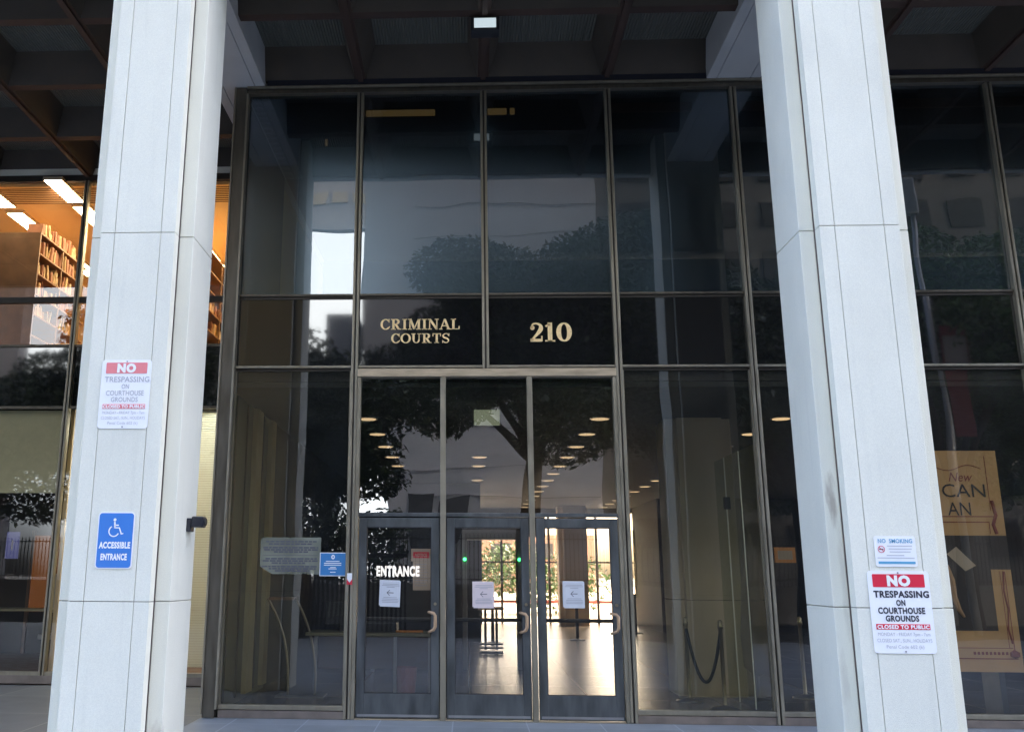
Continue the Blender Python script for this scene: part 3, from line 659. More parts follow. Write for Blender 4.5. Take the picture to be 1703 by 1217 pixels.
# stanchions + rope
st0 = empty('rope_post', (0, 0, 0), 'brass rope post inside the glass', 'rope post', 'rope posts')
MB().lathe([(.16, .0), (.16, .012), (.10, .03), (.03, .045), (.022, .06), (.022, .88), (.032, .885), (.032, .93), (.022, .94), (.03, .96), (.012, .985)], 0, 0, 24).build('post', 'chrome', st0, smooth=True)
SP = [(2.47, 1.85, 'brass rope post left of the drooping black rope'), (2.72, 1.12, 'brass rope post right of the drooping black rope'), (4.02, 2.35, 'brass rope post behind the bay beside the right column')]
for i, (x, y, l) in enumerate(SP):
    q = st0 if i == 0 else copy_tree(st0); q.location = (x, y, .05); q['label'] = l; q['group'] = 'rope posts inside the entrance'
pts = []
for i in range(17):
    t = i/16; x = 2.47+.25*t; y = 1.85-.73*t; pts.append((x, y, .93-.62*(1-(2*t-1)**2)))
rp = empty('velvet_rope', (2.6, 1.5, .9), 'black velvet rope sagging between two brass posts', 'rope'); MB().tube(pts, .019, 8).build('rope', 'velvet', rp, smooth=True)
MB().lathe([(.024, .90), (.024, .96)], 2.472, 1.845, 10).lathe([(.024, .90), (.024, .96)], 2.718, 1.125, 10).build('hook', 'chrome', rp)
# folded dark umbrella / cover behind the partition
r = empty('folded_parasol', (3.3, 1.9, .05), 'tall folded black parasol standing behind the green glass partition', 'parasol')
MB().lathe([(.05, .35), (.15, .45), (.17, .8), (.13, 1.3), (.10, 1.8), (.04, 2.05)], 3.32, 1.9, 9).build('canopy', 'velvet', r, smooth=True)
MB().tube([(3.32, 1.9, .08), (3.32, 1.9, 2.15)], .02, 8).build('pole', 'dark metal', r); MB().lathe([(.2, .051), (.2, .08), (.05, .1)], 3.32, 1.9, 20).build('base', 'dark metal', r)
# orange sign at right
r = empty('orange_notice', (3.6, 2.0, 1.8), 'orange notice board hanging inside beside the right column', 'notice'); MB().box(3.67, 3.93, 2.0, 2.02, 1.70, 1.89).build('board', 'cork orange', r); MB().box(3.71, 3.89, 1.995, 1.999, 1.74, 1.85).build('text_panel', 'paper tan', r)

# long desk
r = empty('reception_desk', (-1.3, 2.0, .05), 'long desk with a pale top and dark modesty panel inside the left door', 'desk')
MB().box(-2.25, -.62, 1.75, 2.45, .775, .815).build('desk_top', 'desk top', r, bevel=.006)
MB().box(-2.15, -.72, 2.25, 2.28, .35, .774).build('modesty_panel', 'wood dark', r)
for x in (-2.15, -1.15, -.72): MB().box(x, x+.04, 1.85, 1.89, .05, .774).build('leg', 'grey metal', r)
o = empty('grey_tray', (-1.5, 2.05, .816), 'grey plastic tray lying on the desk', 'tray'); MB().box(-1.62, -1.12, 1.9, 2.3, .817, .83).box(-1.62, -1.60, 1.9, 2.3, .83, .93).box(-1.14, -1.12, 1.9, 2.3, .83, .93).box(-1.60, -1.14, 1.9, 1.92, .83, .93).box(-1.60, -1.14, 2.28, 2.3, .83, .93).build('tray_shell', 'dark metal', o, bevel=.008)
o = MB().tube([(-1.12, 1.80, .835), (-.78, 1.80, .835)], .014, 8).build('ruler', 'cork orange'); tag(o, 'orange rod lying at the front edge of the desk', 'rod')
o = empty('monitor', (-2.0, 2.1, .816), 'dark monitor standing on the desk in the left glass bay', 'monitor'); MB().box(-2.05, -1.62, 2.1, 2.13, .90, 1.18).build('screen', 'black plastic', o, bevel=.006); MB().box(-1.87, -1.80, 2.12, 2.15, .817, .95).build('stand', 'black plastic', o)
# bin under the desk
o = empty('waste_bin', (-1.0, 2.1, .05), 'dark red waste bin under the desk', 'bin'); MB().lathe([(.11, .05), (.14, .40), (.13, .40), (.10, .07)], -1.0, 2.0, 16).build('bin_shell', 'poster red', o)
# kiosk
kx, ky = -2.55, 1.9
r = empty('information_kiosk', (kx, ky, .05), 'slim black information kiosk with two curved silver side rails', 'kiosk')
def railpts(x0, bend): return [(x0+bend*(1-(1-t)**2.6), ky-.05, 1.22-1.15*t+.0) for t in [i/14 for i in range(15)]]
MB().tube(railpts(-2.76, .30), .016, 8).build('side_rail', 'chrome', r, smooth=True); MB().tube(railpts(-2.40, .28), .016, 8).build('side_rail', 'chrome', r, smooth=True)
bd = MB(); pl = railpts(-2.745, .30); pr_ = railpts(-2.415, .28)
for i in range(14):
    a, b, c, d = pl[i], pr_[i], pr_[i+1], pl[i+1]
    bd.quad(a, b, c, d); bd.quad((a[0], a[1]+.06, a[2]), (d[0], d[1]+.06, d[2]), (c[0], c[1]+.06, c[2]), (b[0], b[1]+.06, b[2]))
bd.build('body_panel', 'black plastic', r); MB().box(-2.74, -2.42, ky-.08, ky+.10, 1.20, 1.235).build('top_shelf', 'wood brown', r); MB().box(-2.60, -2.0, ky-.2, ky+.2, .051, .07).build('base', 'grey metal', r)
# metal detector portal
r = empty('metal_detector', (.17, 6.0, .05), 'walk through metal detector portal with green lamps', 'metal detector')
for x in (-.27, .63): MB().box(x-.04, x+.04, 5.75, 6.25, .05, 2.25).build('side_post', 'grey metal', r, bevel=.01); 
MB().box(-.23, .59, 5.75, 6.25, 2.10, 2.25).build('crossbar', 'grey metal', r)
for x in (-.27, .63): MB().lathe([(.001, 1.745), (.025, 1.755), (.025, 1.79), (.001, 1.80)], x, 5.73, 12).build('lamp', 'green led', r)
# X ray machine left of the portal
r = empty('baggage_scanner', (-1.3, 6.5, .05), 'dark baggage x-ray scanner standing left of the metal detector', 'scanner')
MB().box(-1.9, -.55, 5.9, 7.6, .55, 1.45).build('housing', 'dark metal', r, bevel=.03); MB().box(-1.8, -.65, 5.0, 8.6, .50, .549).build('conveyor', 'black rubber', r)
for x, y in ((-1.75, 5.2), (-.75, 5.2), (-1.75, 8.3), (-.75, 8.3)): MB().box(x, x+.06, y, y+.06, .05, .499).build('leg', 'grey metal', r)
MB().box(-1.5, -.95, 5.89, 5.898, .60, 1.05).build('tunnel_mouth', 'black rubber', r)
# guard podium silhouette, table
r = empty('pedestal_table', (.25, 9.3, .05), 'small pedestal table standing in front of the sunlit far windows', 'table')
MB().box(-.02, .48, 9.1, 9.6, .86, .91).build('table_top', 'paper tan', r)
for x in (.12, .34): MB().box(x-.025, x+.025, 9.3, 9.36, .1, .859).build('leg', 'black plastic', r)
for z in (.05, .13, .2): MB().box(.0, .46, 9.2, 9.45, z, z+.03).build('foot_bar', 'black plastic', r)
for x, y, l in ((2.35, 13.5, 'black belt barrier post far down the lobby to the right'), (.33, 12.2, 'black belt barrier post beyond the pedestal table'), (4.2, 16.5, 'black belt barrier post near the far windows')):
    r = empty('barrier_post', (x, y, .05), l, 'barrier post', 'black barrier posts in the lobby')
    MB().lathe([(.18, .05), (.18, .07), (.04, .09), (.035, .95), (.045, .96), (.045, 1.05), (.01, 1.06)], x, y, 16).build('post', 'black plastic', r)
# far glazing
fg = empty('rear_glass_wall', (3, 21.4, .05), 'far rear glass wall of the lobby with dark mullions', 'glass wall')
for x in (.19, .85, 2.35, 3.85, 5.35): MB().box(x-.035, x+.035, 21.35, 21.45, .05, 2.70 if x < 2 else 3.45).build('mullion', 'bronze dark', fg)
MB().box(.1, 5.6, 21.36, 21.44, .68, .76).build('rail', 'sign red faded', fg); MB().box(.1, 2.25, 21.34, 21.46, 2.70, 3.6).box(2.25, 5.6, 21.34, 21.46, 3.45, 3.6).build('head', 'bronze dark', fg)
MB().box(.1, 5.6, 21.36, 21.44, 1.9, 1.95).build('rail', 'bronze dark', fg)
MB().quad((.1, 21.4, .05), (5.6, 21.4, .05), (5.6, 21.4, 3.5), (.1, 21.4, 3.5)).build('pane', 'glass clear', fg)
# vertical blinds at right of far glass
r = empty('vertical_blind', (5.2, 21.0, 2.9), 'pale vertical blind hanging at the far windows', 'blind')
for k in range(16): x = 4.35+.12*k; MB().box(x, x+.05, 20.98, 21.06, .9, 2.9).build('slat', 'blind slat', r)

# ------------------------------------------------------------------ poster
def poster():
    X0, X1, Z0, Z1, y = 4.30, 5.685, .56, 2.91, .30
    r = empty('exhibition_poster', ((X0+X1)/2, y, Z0), 'large ochre vintage style poster standing behind the glass on the right', 'poster')
    MB().box(X0, X1, y, y+.02, Z0, Z1).build('sheet', 'poster ground', r)
    d = MB().box(X0+.1, 5.47, y-.004, y-.001, .98, 1.98); d.box(5.47, X1, y-.004, y-.001, 1.62, 1.98); d.build('dark_picture', 'poster dark', r)
    b = MB()
    for o in (0, .06):
        b.box(X0+.1, 5.58-o, y-.004, y-.001, 2.18-o, 2.19-o); b.box(5.575-o, 5.582-o, y-.004, y-.001, 2.0, 2.19-o)
    b.box(5.55, 5.556, y-.004, y-.001, 2.25, 2.85); b.box(5.61, 5.617, y-.004, y-.001, .72, 1.6); b.box(5.56, 5.565, y-.004, y-.001, .80, 1.6)
    b.box(X0+.1, 5.64, y-.004, y-.001, .69, .70); b.box(X0+.1, 5.6, y-.004, y-.001, .80, .806)
    b.tube([(5.585, y-.004, 2.0), (5.56, y-.004, 2.1), (5.60, y-.004, 2.2), (5.575, y-.004, 2.36)], .018, 6)
    b.tube([(5.60, y-.004, .85), (5.575, y-.004, 1.0), (5.60, y-.004, 1.2), (5.58, y-.004, 1.4), (5.60, y-.004, 1.6)], .009, 6)
    b.lathe([(.0, .70), (.05, .72), (.05, .76), (.0, .79)], 5.61, y, 8)
    b.tube([(4.8+.05*i, y-.003, 2.72+.03*math.sin(i*.7)) for i in range(15)], .004, 5)
    b.build('border_lines', 'poster red', r)
    t = MB(); text_geo(t, 'ICAN', 5.26, 2.47, .145, y-.005, .52, bold=.0); text_geo(t, 'AN', 5.215, 2.27, .145, y-.005, .25)
    t.build('lettering', 'poster dark', r)
    t = MB(); text_geo(t, 'New', 5.27, 2.62, .10, y-.005, .26, shear=.3); t.build('script_lettering', 'poster red', r)
    # arm of the pictured figure and the sheet it holds
    a = MB().tube([(4.98, y-.006, 1.65), (5.03, y-.006, 1.50), (5.05, y-.006, 1.33), (5.08, y-.006, 1.20), (5.13, y-.006, 1.12)], [.05, .045, .03, .028, .012], 8); a.build('painted_arm', 'poster skin', r)
    MB().add([(5.02, y-.0055, 1.78), (5.13, y-.0055, 1.86), (5.32, y-.0055, 1.66), (5.20, y-.0055, 1.60)], [(0, 3, 2, 1)]).build('painted_sheet', 'paper tan', r)
    MB().box(X0+.2, X0+.26, y+.02, y+.4, .05, 1.2).box(X1-.26, X1-.2, y+.02, y+.4, .05, 1.2).build('stand', 'dark metal', r)
    tx = MB(); 
    for i in range(9): tx.box(5.18+.042*i, 5.205+.042*i, y-.004, y-.001, .735, .765)
    tx.build('small_marks', 'poster red', r)
poster()

# ------------------------------------------------------------------ signs on the columns
YS = -3.252
def tres(cx, z0, z1, wd, faded, label):
    r = empty('no_trespassing_sign', (cx, YS, z0), label, 'sign', 'no trespassing signs')
    x0, x1 = cx-wd/2, cx+wd/2; h = z1-z0
    plate(MB(), x0, x1, z0, z1, .025, YS-.004, .003).build('panel', 'sign white', r)
    red = 'sign red faded' if faded else 'sign red'; blk = 'sign grey' if faded else 'sign black'; gy = 'sign light grey' if faded else 'sign grey'
    def Z(f): return z1-f*h
    plate(MB(), x0+.035, x1-.035, Z(.20), Z(.04), .006, YS-.006, .0015).build('heading_band', red, r); MB().box(x0+.03, x1-.03, YS-.006, YS-.0045, Z(.715), Z(.648)).build('closed_band', red, r)
    t = MB(); text_geo(t, 'NO', cx, Z(.12), .115*h, YS-.008, wd*.38, bold=.07); text_geo(t, 'CLOSED TO PUBLIC', cx, Z(.682), .043*h, YS-.008, wd*.84, bold=.045); t.build('white_lettering', 'sign white', r)
    t = MB(); bo = .012 if faded else .04
    text_geo(t, 'TRESPASSING', cx+.01, Z(.285), .078*h, YS-.006, wd*.90, bold=bo); text_geo(t, 'ON', cx, Z(.39), .068*h, YS-.006, wd*.15, bold=bo)
    text_geo(t, 'COURTHOUSE', cx, Z(.485), .072*h, YS-.006, wd*.76, bold=bo); text_geo(t, 'GROUNDS', cx, Z(.58), .068*h, YS-.006, wd*.54, bold=bo); t.build('lettering', blk, r)
    t = MB(); text_geo(t, 'MONDAY - FRIDAY 7pm - 7am', cx, Z(.77), .042*h, YS-.006, wd*.84); text_geo(t, 'CLOSED SAT., SUN., HOLIDAYS', cx, Z(.845), .042*h, YS-.006, wd*.88)
    text_geo(t, 'Penal Code 602 (k)', cx, Z(.92), .042*h, YS-.006, wd*.60); t.build('small_lettering', gy, r)
    b = MB()
    for z in (z0+.012, z1-.012): b.lathe([(.005, 0), (.005, .004)], 0, 0, 8)
    MB().tube([(cx, YS-.0045, z1-.014), (cx, YS-.010, z1-.014)], .006, 8).tube([(cx, YS-.0045, z0+.014), (cx, YS-.010, z0+.014)], .006, 8).build('screw', 'grey metal', r)
tres(-3.008, 2.655, 3.222, .412, True, 'faded no trespassing sign high on the left column')
tres(3.016, .984, 1.576, .452, False, 'bright red and white no trespassing sign low on the right column')
# accessible entrance
r = empty('accessible_entrance_sign', (-2.993, YS, 1.555), 'blue accessible entrance sign with wheelchair symbol on the left column', 'sign')
plate(MB(), -3.140, -2.846, 1.553, 1.991, .03, YS-.004, .003).build('panel', 'sign white', r)
plate(MB(), -3.131, -2.855, 1.562, 1.982, .024, YS-.0055, .001).build('blue_field', 'sign blue', r)
t = MB(); text_geo(t, 'ACCESSIBLE', -2.993, 1.735, .046, YS-.0065, .250, bold=.045); text_geo(t, 'ENTRANCE', -2.993, 1.645, .046, YS-.0065, .210, bold=.045); t.build('lettering', 'sign white', r)
t = MB(); ox, oz = -2.993, 1.87; k = .001
def rb(p, wd): ribbon(t, p, wd, ox, oz, 1, YS-.0065, 1, .0008)
rb(arc(-.012, .060, .006, .006, 0, 360, 12), .012)
rb([(-.012, .045), (-.008, -.003)], .013); rb([(-.012, .018), (.022, .018)], .009); rb([(-.012, -.002), (.028, -.002), (.047, -.050), (.062, -.044)], .010)
rb(arc(-.014, -.028, .040, .040, 118, 335, 24), .009)
t.build('wheelchair_symbol', 'sign white', r)
# no smoking
r = empty('no_smoking_sign', (3.02, YS, 1.61), 'small white no smoking sign directly above the trespassing sign', 'sign')
plate(MB(), 2.866, 3.172, 1.607, 1.832, .018, YS-.004, .003).build('panel', 'sign white', r)
MB().box(2.885, 3.158, YS-.0058, YS-.0045, 1.628, 1.645).build('blue_band', 'sign cyan', r)
t = MB(); text_geo(t, 'NO  SMOKING', 3.022, 1.797, .030, YS-.006, .255, bold=.015); t.build('lettering', 'sign cyan', r)
t = MB()
for z, a, b in ((1.757, 2.96, 3.145), (1.735, 2.97, 3.14), (1.713, 2.975, 3.13), (1.687, 2.95, 3.08), (1.668, 2.88, 3.155)): t.box(a, b, YS-.0058, YS-.0045, z, z+.006)
t.build('small_print', 'sign light grey', r)
t = MB(); ribbon(t, arc(0, 0, .024, .024, 0, 360, 20), .004, 2.915, 1.735, 1, YS-.006, 1, .0008); ribbon(t, [(-.017, .017), (.017, -.017)], .004, 2.915, 1.735, 1, YS-.006, 1, .0008); t.build('prohibition_ring', 'sign red', r)
MB().box(2.899, 2.931, YS-.0055, YS-.0045, 1.732, 1.738).build('cigarette', 'sign black', r)
# intercom camera on column side
r = empty('card_reader', (-2.55, -2.75, 1.93), 'small black security camera fixed to the side of the left column', 'camera')
MB().box(-2.56, -2.52, -2.80, -2.70, 1.86, 1.97).build('bracket', 'camera black', r, bevel=.006)
MB().box(-2.519, -2.42, -2.81, -2.69, 1.895, 1.985).build('housing', 'camera black', r, bevel=.012); MB().tube([(-2.421, -2.75, 1.94), (-2.405, -2.75, 1.94)], .03, 14).build('lens', 'black plastic', r)
# floodlight under soffit
r = empty('floodlight', (0, -1.45, 7.38), 'square black floodlight hanging under the soffit above the doors', 'floodlight')
MB().box(-.03, .03, -1.42, -1.38, 7.371, 7.40).build('bracket', 'dark metal', r); 
fl = MB().box(-.155, .155, -1.52, -1.34, 7.21, 7.37).build('housing', 'dark metal', r, bevel=.01)
MB().box(-.118, .118, -1.530, -1.521, 7.235, 7.345).build('lens', 'lens', r)
MB().box(-.105, .105, -1.339, -1.33, 7.24, 7.34).build('rear_lens', 'lens', r)

# ------------------------------------------------------------------ things stuck on / behind the glass
r = empty('entrance_letters', (-.98, .04, 1.5), 'white lit ENTRANCE lettering glowing behind the left door glass', 'lit sign')
t = MB(); text_geo(t, 'ENTRANCE', -.978, 1.561, .098, .0, .47, bold=.05); t.build('letters', 'entrance letters', r)
r = empty('translucent_plaque', (-2.16, -.004, 1.52), 'grey translucent notice panel with rows of faint text in the left bay', 'notice')
MB().add([(-2.50, -.006, 1.60), (-2.36, -.006, 1.52), (-1.83, -.006, 1.52), (-1.83, -.006, 1.912), (-2.48, -.006, 1.912), (-2.50, -.006, 1.89)], [(0, 1, 2, 3, 4, 5)]).build('panel', glass_mat('plaque film', (.56, .58, .50), .05, .42, (.44, .46, .36)), r)
t = MB()
random.seed(3)
for z, a, b in ((1.868, -2.44, -1.88), (1.842, -2.41, -1.92), (1.803, -2.47, -1.86), (1.780, -2.46, -1.86), (1.757, -2.35, -1.97), (1.684, -2.44, -1.87), (1.661, -2.47, -1.86), (1.638, -2.37, -2.0), (1.601, -2.48, -1.86), (1.578, -2.40, -1.88), (1.555, -2.33, -1.95)):
    x = a
    while x < b: 
        l = random.uniform(.025, .07); t.box(x, min(b, x+l), -.009, -.007, z-.008, z+.008); x += l+.010
t.box(-2.47, -1.86, -.009, -.007, 1.718, 1.722); t.build('text_rows', 'ink', r)
r = empty('blue_notice', (-1.69, -.01, 1.5), 'square blue notice with white rim stuck beside the left door', 'notice')
MB().box(-1.838, -1.543, -.012, -.008, 1.502, 1.752).build('rim', 'sign white', r); MB().box(-1.830, -1.551, -.014, -.0125, 1.510, 1.744).build('blue_field', 'notice blue', r)
t = MB()
for z, a, b in ((1.655, -1.77, -1.62), (1.635, -1.79, -1.60), (1.615, -1.79, -1.60), (1.59, -1.72, -1.66), (1.575, -1.74, -1.65), (1.54, -1.72, -1.66)): t.box(a, b, -.016, -.0145, z, z+.008)
ribbon(t, arc(0, 0, .014, .018, 0, 360, 14), .012, -1.692, 1.705, 1, -.016, 1, .001); t.build('white_print', 'sign white', r)
r = empty('arrow_sticker', (-1.5, -.06, 1.45), 'small red and white arrow sticker on the mullion left of the doors', 'sticker')
MB().box(-1.530, -1.470, -.062, -.058, 1.415, 1.475).build('red_base', 'sign red', r)
MB().add([(-1.527, -.064, 1.535), (-1.473, -.064, 1.535), (-1.473, -.064, 1.47), (-1.50, -.064, 1.435), (-1.527, -.064, 1.47)], [(0, 4, 3, 2, 1)]).build('white_arrow', 'sign white', r)
r = empty('notice_sheet', (-.73, -.018, 1.4), 'tan notice sheet with red heading in the left door', 'notice')
MB().box(-.838, -.618, .02, .022, 1.665, 1.800).build('heading_sheet', 'paper tan', r); MB().box(-.815, -.640, .016, .018, 1.700, 1.765).build('red_heading', 'sign red', r)
t = MB(); text_geo(t, 'NOTICE', -.728, 1.732, .032, .014, .13, bold=.02); t.build('lettering', 'paper tan', r)
MB().box(-.815, -.620, .024, .026, 1.36, 1.664).build('lower_sheet', 'paper tan', r)
t = MB()
for i in range(9): t.box(-.80, -.64-random.random()*.04, .021, .023, 1.63-.028*i, 1.636-.028*i)
t.build('text_rows', 'ink grey', r)
def taped(x0, x1, z0, z1, m_, label, rot=0):
    cx, cz = (x0+x1)/2, (z0+z1)/2
    r = empty('taped_paper', (cx, -.014, cz), label, 'paper', 'papers with a left arrow taped inside the doors')
    MB().box(x0, x1, -.017, -.0155, z0, z1).build('sheet', m_, r); MB().box(x0-.012, x1-.01, -.0150, -.0140, z0+.012, z1+.008).build('rear_sheet', m_, r)
    t = MB(); h = z1-z0
    for f, a in ((.12, .40), (.18, .44), (.24, .20), (.64, .34), (.70, .40), (.76, .42), (.82, .40)): t.box(cx-a*(x1-x0), cx+a*(x1-x0), -.0190, -.0180, z1-f*h-.003, z1-f*h+.002)
    t.build('text_rows', 'ink grey', r)
    t = MB(); zc = z1-.46*h; ribbon(t, [(.035, 0), (-.035, 0)], .007, cx, zc, 1, -.019, 1, .001); ribbon(t, [(-.008, .028), (-.037, 0), (-.008, -.028)], .007, cx, zc, 1, -.019, 1, .001); t.build('arrow', 'ink', r)
    r.rotation_euler = (0, rot, 0)
taped(-1.165, -.950, 1.186, 1.456, 'paper', 'bluish arrow sheet taped below the lit lettering on the left door', .03)
taped(-.158, .063, 1.180, 1.448, 'paper pink', 'pinkish arrow sheet taped to the middle door')
taped(.812, 1.032, 1.187, 1.460, 'paper', 'bluish arrow sheet taped to the right-hand door')

# ------------------------------------------------------------------ the street side (seen mirrored in the glass)
def leafmesh(name, blobs, nper, size, mats, seed):
    rnd = random.Random(seed); v = []; f = []; mi = []
    for (cx, cy_, cz, rx, rz) in blobs:
        for _ in range(int(nper*rx*rx)):
            while True:
                a = Vector((rnd.uniform(-1, 1), rnd.uniform(-1, 1), rnd.uniform(-1, 1)))
                if .25 < a.length < 1: break
            if rnd.random() < .4: a = a.normalized()*rnd.uniform(.8, 1.08)
            p = Vector((cx+a.x*rx, cy_+a.y*rx, cz+a.z*rz)); s = size*rnd.uniform(.5, 1.3)
            e = Euler((rnd.uniform(-1, 1), rnd.uniform(-1, 1), rnd.uniform(0, 6.3))).to_matrix(); k = len(v)
            for q in ((-s, 0, 0), (0, -s*.45, s*.1), (s, 0, 0), (0, s*.45, s*.1)): v.append(tuple(p+e@Vector(q)))
            f.append((k, k+1, k+2, k+3)); mi.append(rnd.choice((0, 0, 1, 1, 2)))
    me = bpy.data.meshes.new(name); me.from_pydata(v, [], f); me.polygons.foreach_set('material_index', mi)
    for m_ in mats: me.materials.append(MT[m_])
    me.update(); return me
def tree(x, y, h, cr, label, seed, lean=0, low=3.5, pal=('leaf 0', 'leaf 1', 'leaf 2')):
    rnd = random.Random(seed)
    r = empty('street_tree', (x, y, 0), label, 'tree', 'street trees mirrored in the glass')
    tips = []; tr = MB()
    top = Vector((x+lean, y, low*.9))
    tr.tube([(x, y, 0), (x+lean*.3, y, low*.35), (x+lean*.7, y+.1, low*.65), top], [.42, .33, .30, .27], 12)
    r_ = tr.build('trunk', 'bark', r, smooth=True)
    lb = MB()
    for i in range(7):
        a = i*6.283/7+rnd.uniform(-.3, .3); l = cr*rnd.uniform(.5, .85); e = top+Vector((math.cos(a)*l, math.sin(a)*l, rnd.uniform(.35, .75)*(h-low)))
        mid = top.lerp(e, .45)+Vector((0, 0, rnd.uniform(-.1, .5))); st_ = top-Vector((0, 0, .15*i*.4))
        lb.tube([st_, mid, e], [.15, .10, .04], 8); tips.append(e); tips.append(mid.lerp(e, .5))
    lb.build('limbs', 'bark', r, smooth=True)
    bl_ = [(t_.x, t_.y, t_.z, rnd.uniform(1.2, 2.1), rnd.uniform(.9, 1.5)) for t_ in tips]
    for _ in range(12):
        a = rnd.uniform(0, 6.28); d = cr*math.sqrt(rnd.random())*.9; bl_.append((top.x+math.cos(a)*d, top.y+math.sin(a)*d, rnd.uniform(low+.8, h-1)*(1-.12*d/cr), rnd.uniform(1.2, 2.2), rnd.uniform(.9, 1.6)))
    me = leafmesh('crown', bl_, 800, .125, list(pal), seed)
    o = bpy.data.objects.new('crown', me); C.objects.link(o); o.parent = r; o.matrix_parent_inverse = r.matrix_world.inverted()
tree(-5.0, -19.5, 8.7, 4.0, 'broad dark street tree leaning, at the left of the reflections', 11, lean=-1.2, low=4.2)
tree(1.4, -20.5, 13.6, 5.0, 'large dense street tree opposite the middle door', 12, lean=.4, low=5.8)
tree(6.6, -19.0, 12.5, 4.4, 'forked street tree opposite the right bays', 13, lean=-1.0, low=5.4)
tree(15.5, -22.0, 13.5, 5.2, 'bright green street tree opposite the poster', 14, low=4.5, pal=('hedge leaf', 'leaf 2', 'hedge leaf'))
tree(24.5, -25.0, 14.5, 5.6, 'street tree farthest to the right across the road', 17, low=4.5, pal=('hedge leaf', 'leaf 2', 'hedge leaf'))
tree(11.0, -23.5, 13.2, 4.6, 'street tree between the forked tree and the bright green one', 18, low=4.5)
tree(-14.0, -21, 13, 5.0, 'street tree farthest to the left across the road', 15, low=3.6)
tree(-22.5, -24, 12.5, 5.4, 'broad street tree beside the gap in the far buildings', 16, low=3.2)

def facade_windows(mb_root, x0, x1, z0, z1, y, nx, nz, wx, wz, m_, depth=.15):
    for i in range(nx):
        for j in range(nz):
            cx = x0+(i+.5)*(x1-x0)/nx; cz = z0+(j+.5)*(z1-z0)/nz
            MB().box(cx-wx/2, cx+wx/2, y-.02, y+depth, cz-wz/2, cz+wz/2).build('window', m_, mb_root)
# opposite hall: curved metal-clad wings with a sky gap, then a long plain wall
r = empty('curved_hall', (3, -52, 0), 'pale clad hall with curved flaring wings across the street', 'building')
def wing(xs_at, z_top, x_far, y0, y1, m_, nm):
    n = 16; a = [(xs_at(z_top*i/n), z_top*i/n) for i in range(n+1)]; mb = MB()
    for i in range(n):
        (xa, za), (xb, zb) = a[i], a[i+1]
        mb.quad((xa, y0, za), (x_far, y0, za), (x_far, y0, zb), (xb, y0, zb)); mb.quad((xa, y0, za), (xb, y0, zb), (xb, y1, zb), (xa, y1, za))
    mb.quad((a[-1][0], y0, z_top), (x_far, y0, z_top), (x_far, y1, z_top), (a[-1][0], y1, z_top)); mb.quad((x_far, y0, 0), (x_far, y1, 0), (x_far, y1, z_top), (x_far, y0, z_top))
    return mb.build(nm, m_, r)
wing(lambda z: -6.9+2.9*max(0, (20-z)/20)**2.0, 31, 8.0, -50, -62, 'steel cladding', 'right_wing')
wing(lambda z: -7.5-2.6*max(0, (20-z)/20)**1.0 if z < 18.4 else -7.5, 18.4, -9.6, -53, -60, 'steel cladding', 'left_wing')
MB().box(8.02, 60, -62, -51, 0, 40).build('long_wing', 'far tan', r)
for i in range(12):
    for j in range(10): MB().box(10+3*i, 11.8+3*i, -50.99, -50.9, 3+3.4*j, 4.8+3.4*j).build('window', 'dark wall', r)
MB().add([(-3.6, -49.96, 2.6), (-2.1, -49.96, 2.6), (-2.1, -49.96, 6.3), (-4.2, -49.96, 6.5)], [(0, 1, 2, 3)]).build('dark_opening', 'far glass', r)
MB().add([(-1.9, -49.96, 2.6), (-.8, -49.96, 3.4), (.0, -49.96, 6.0), (-1.7, -49.96, 5.6)], [(0, 1, 2, 3)]).build('dark_opening', 'far glass', r)
for k in range(14): MB().box(-3.6, 7.9, -49.985, -49.95, 1.8+2.1*k, 1.82+2.1*k).build('cladding_joint', 'far glass', r)
r = empty('office_tower', (-14, -75, 0), 'grey office tower with lit windows standing behind the street trees', 'building')
MB().box(-37, -15.3, -77, -75, 0, 60).box(-95, -43.5, -77, -75, 0, 60).build('west_block', 'far concrete', r); MB().box(-15.3, 3, -76, -75, 32.5, 60).build('upper_bridge', 'far concrete', r)
facade_windows(r, -14.4, -9.5, 33.5, 44, -75, 3, 3, 1.2, 1.1, 'far window lit'); facade_windows(r, -26, -15, 4, 50, -75, 4, 12, 1.6, 1.8, 'far glass')
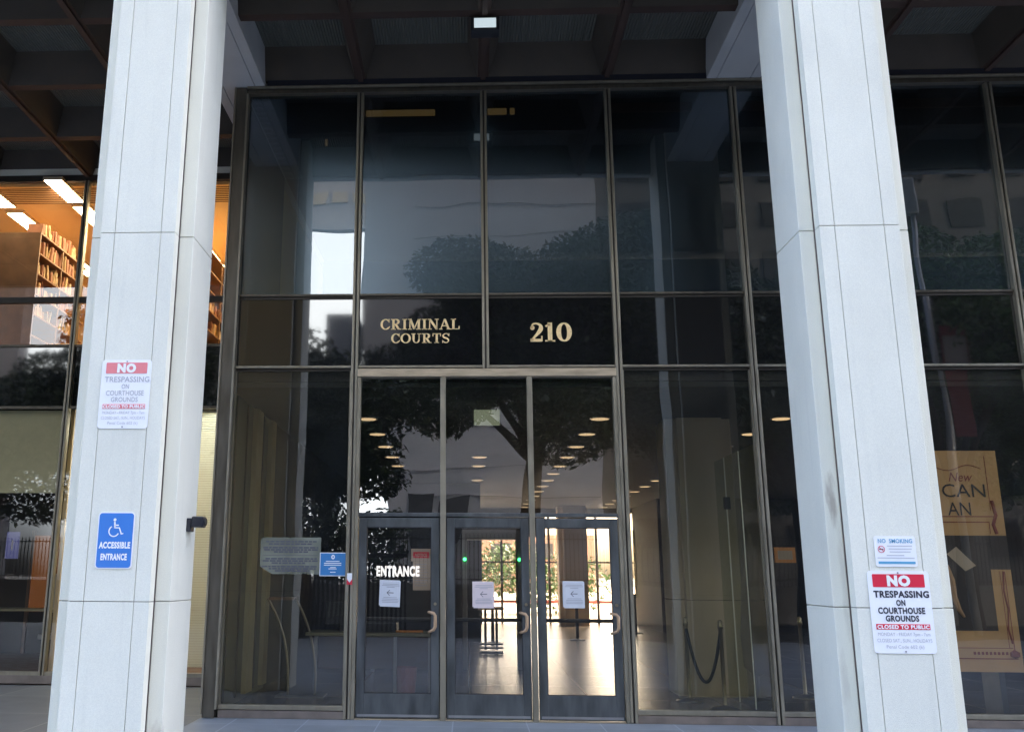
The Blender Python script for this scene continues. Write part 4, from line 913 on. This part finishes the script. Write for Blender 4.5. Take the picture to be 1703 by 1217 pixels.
# street wall and railing
r = empty('garden_wall', (0, -25.5, 0), 'low pale concrete garden wall across the street', 'wall')
MB().box(-30, 30, -25.8, -25.5, .0, 1.15).build('wall_body', 'far concrete', r); MB().box(-30, 30, -25.86, -25.44, 1.151, 1.22).build('coping', 'far concrete', r)
r = empty('iron_fence', (0, -25.65, 1.22), 'black iron picket fence on top of the garden wall', 'fence')
pk = MB()
for k in range(300): x = -22.5+.15*k; pk.box(x-.014, x+.014, -25.665, -25.635, 1.221, 2.95)
pk.build('pickets', 'fence iron', r); MB().box(-22.6, 22.6, -25.62, -25.60, 2.75, 2.80).box(-22.6, 22.6, -25.62, -25.60, 1.35, 1.40).build('rail', 'fence iron', r)
rnd = random.Random(21)
me = leafmesh('shrub_row', [(-13+.8*k+rnd.uniform(-.3, .3), -28+rnd.uniform(-.5, .5), rnd.uniform(1.6, 4.6-.12*k), 1.1, 1.2) for k in range(13)], 900, .14, ['leaf 0', 'leaf 1', 'leaf 2'], 22)
o = bpy.data.objects.new('shrub_row', me); C.objects.link(o); tag(o, 'row of leafy shrubs behind the iron fence across the street', 'shrubs')
# ramp railing nearer, mirrored in the left door
r = empty('stair_railing', (-3, -15.5, 0), 'dark slatted railing on the forecourt edge mirrored in the left door', 'railing')
rl = MB()
for k in range(24): x = -4.6+.12*k; rl.box(x-.03, x+.03, -15.52, -15.48, .04, 2.05-.012*k)
rl.build('slats', 'fence iron', r); MB().box(-4.7, -1.8, -15.47, -15.43, 1.95, 2.05).build('rail', 'fence iron', r)
# lamp pole with banner
r = empty('street_lamp', (13.5, -17.5, 0), 'steel street lamp pole carrying a dark red banner', 'street lamp')
MB().tube([(13.5, -17.5, 0), (13.3, -17.5, 6), (13.1, -17.5, 12)], [.13, .10, .07], 12).build('pole', 'steel pole', r, smooth=True)
MB().box(12.7, 13.25, -17.65, -17.35, 12, 13.2).build('lamp_head', 'steel pole', r, bevel=.05); MB().box(13.45, 14.2, -17.52, -17.48, 5.4, 8.6).build('banner', 'banner red', r); MB().box(13.5, 14.15, -17.47, -17.465, 7.4, 8.3).build('banner_emblem', 'far concrete', r)

# ------------------------------------------------------------------ behind the building (through the lobby)
rnd = random.Random(5); bl_ = []
for k in range(26): bl_.append((-6+.42*k, 31+rnd.uniform(-.6, .6), rnd.uniform(.9, 1.9), 1.0, 1.0))
me = leafmesh('hedge', bl_, 300, .12, ['hedge leaf', 'hedge leaf', 'leaf 2'], 9)
o = bpy.data.objects.new('hedge', me); C.objects.link(o); tag(o, 'sunlit green hedge beyond the far lobby windows', 'hedge')
r = empty('rear_building', (6, 60, 0), 'low reddish building beyond the hedge behind the lobby', 'building')
MB().box(-12, 12, 88, 96, .02, 5.3).build('wall', 'brick far', r)
for k in range(5): MB().box(-10+4*k, -8+4*k, 87.9, 87.99, 3, 4.5).build('window', 'far glass', r)
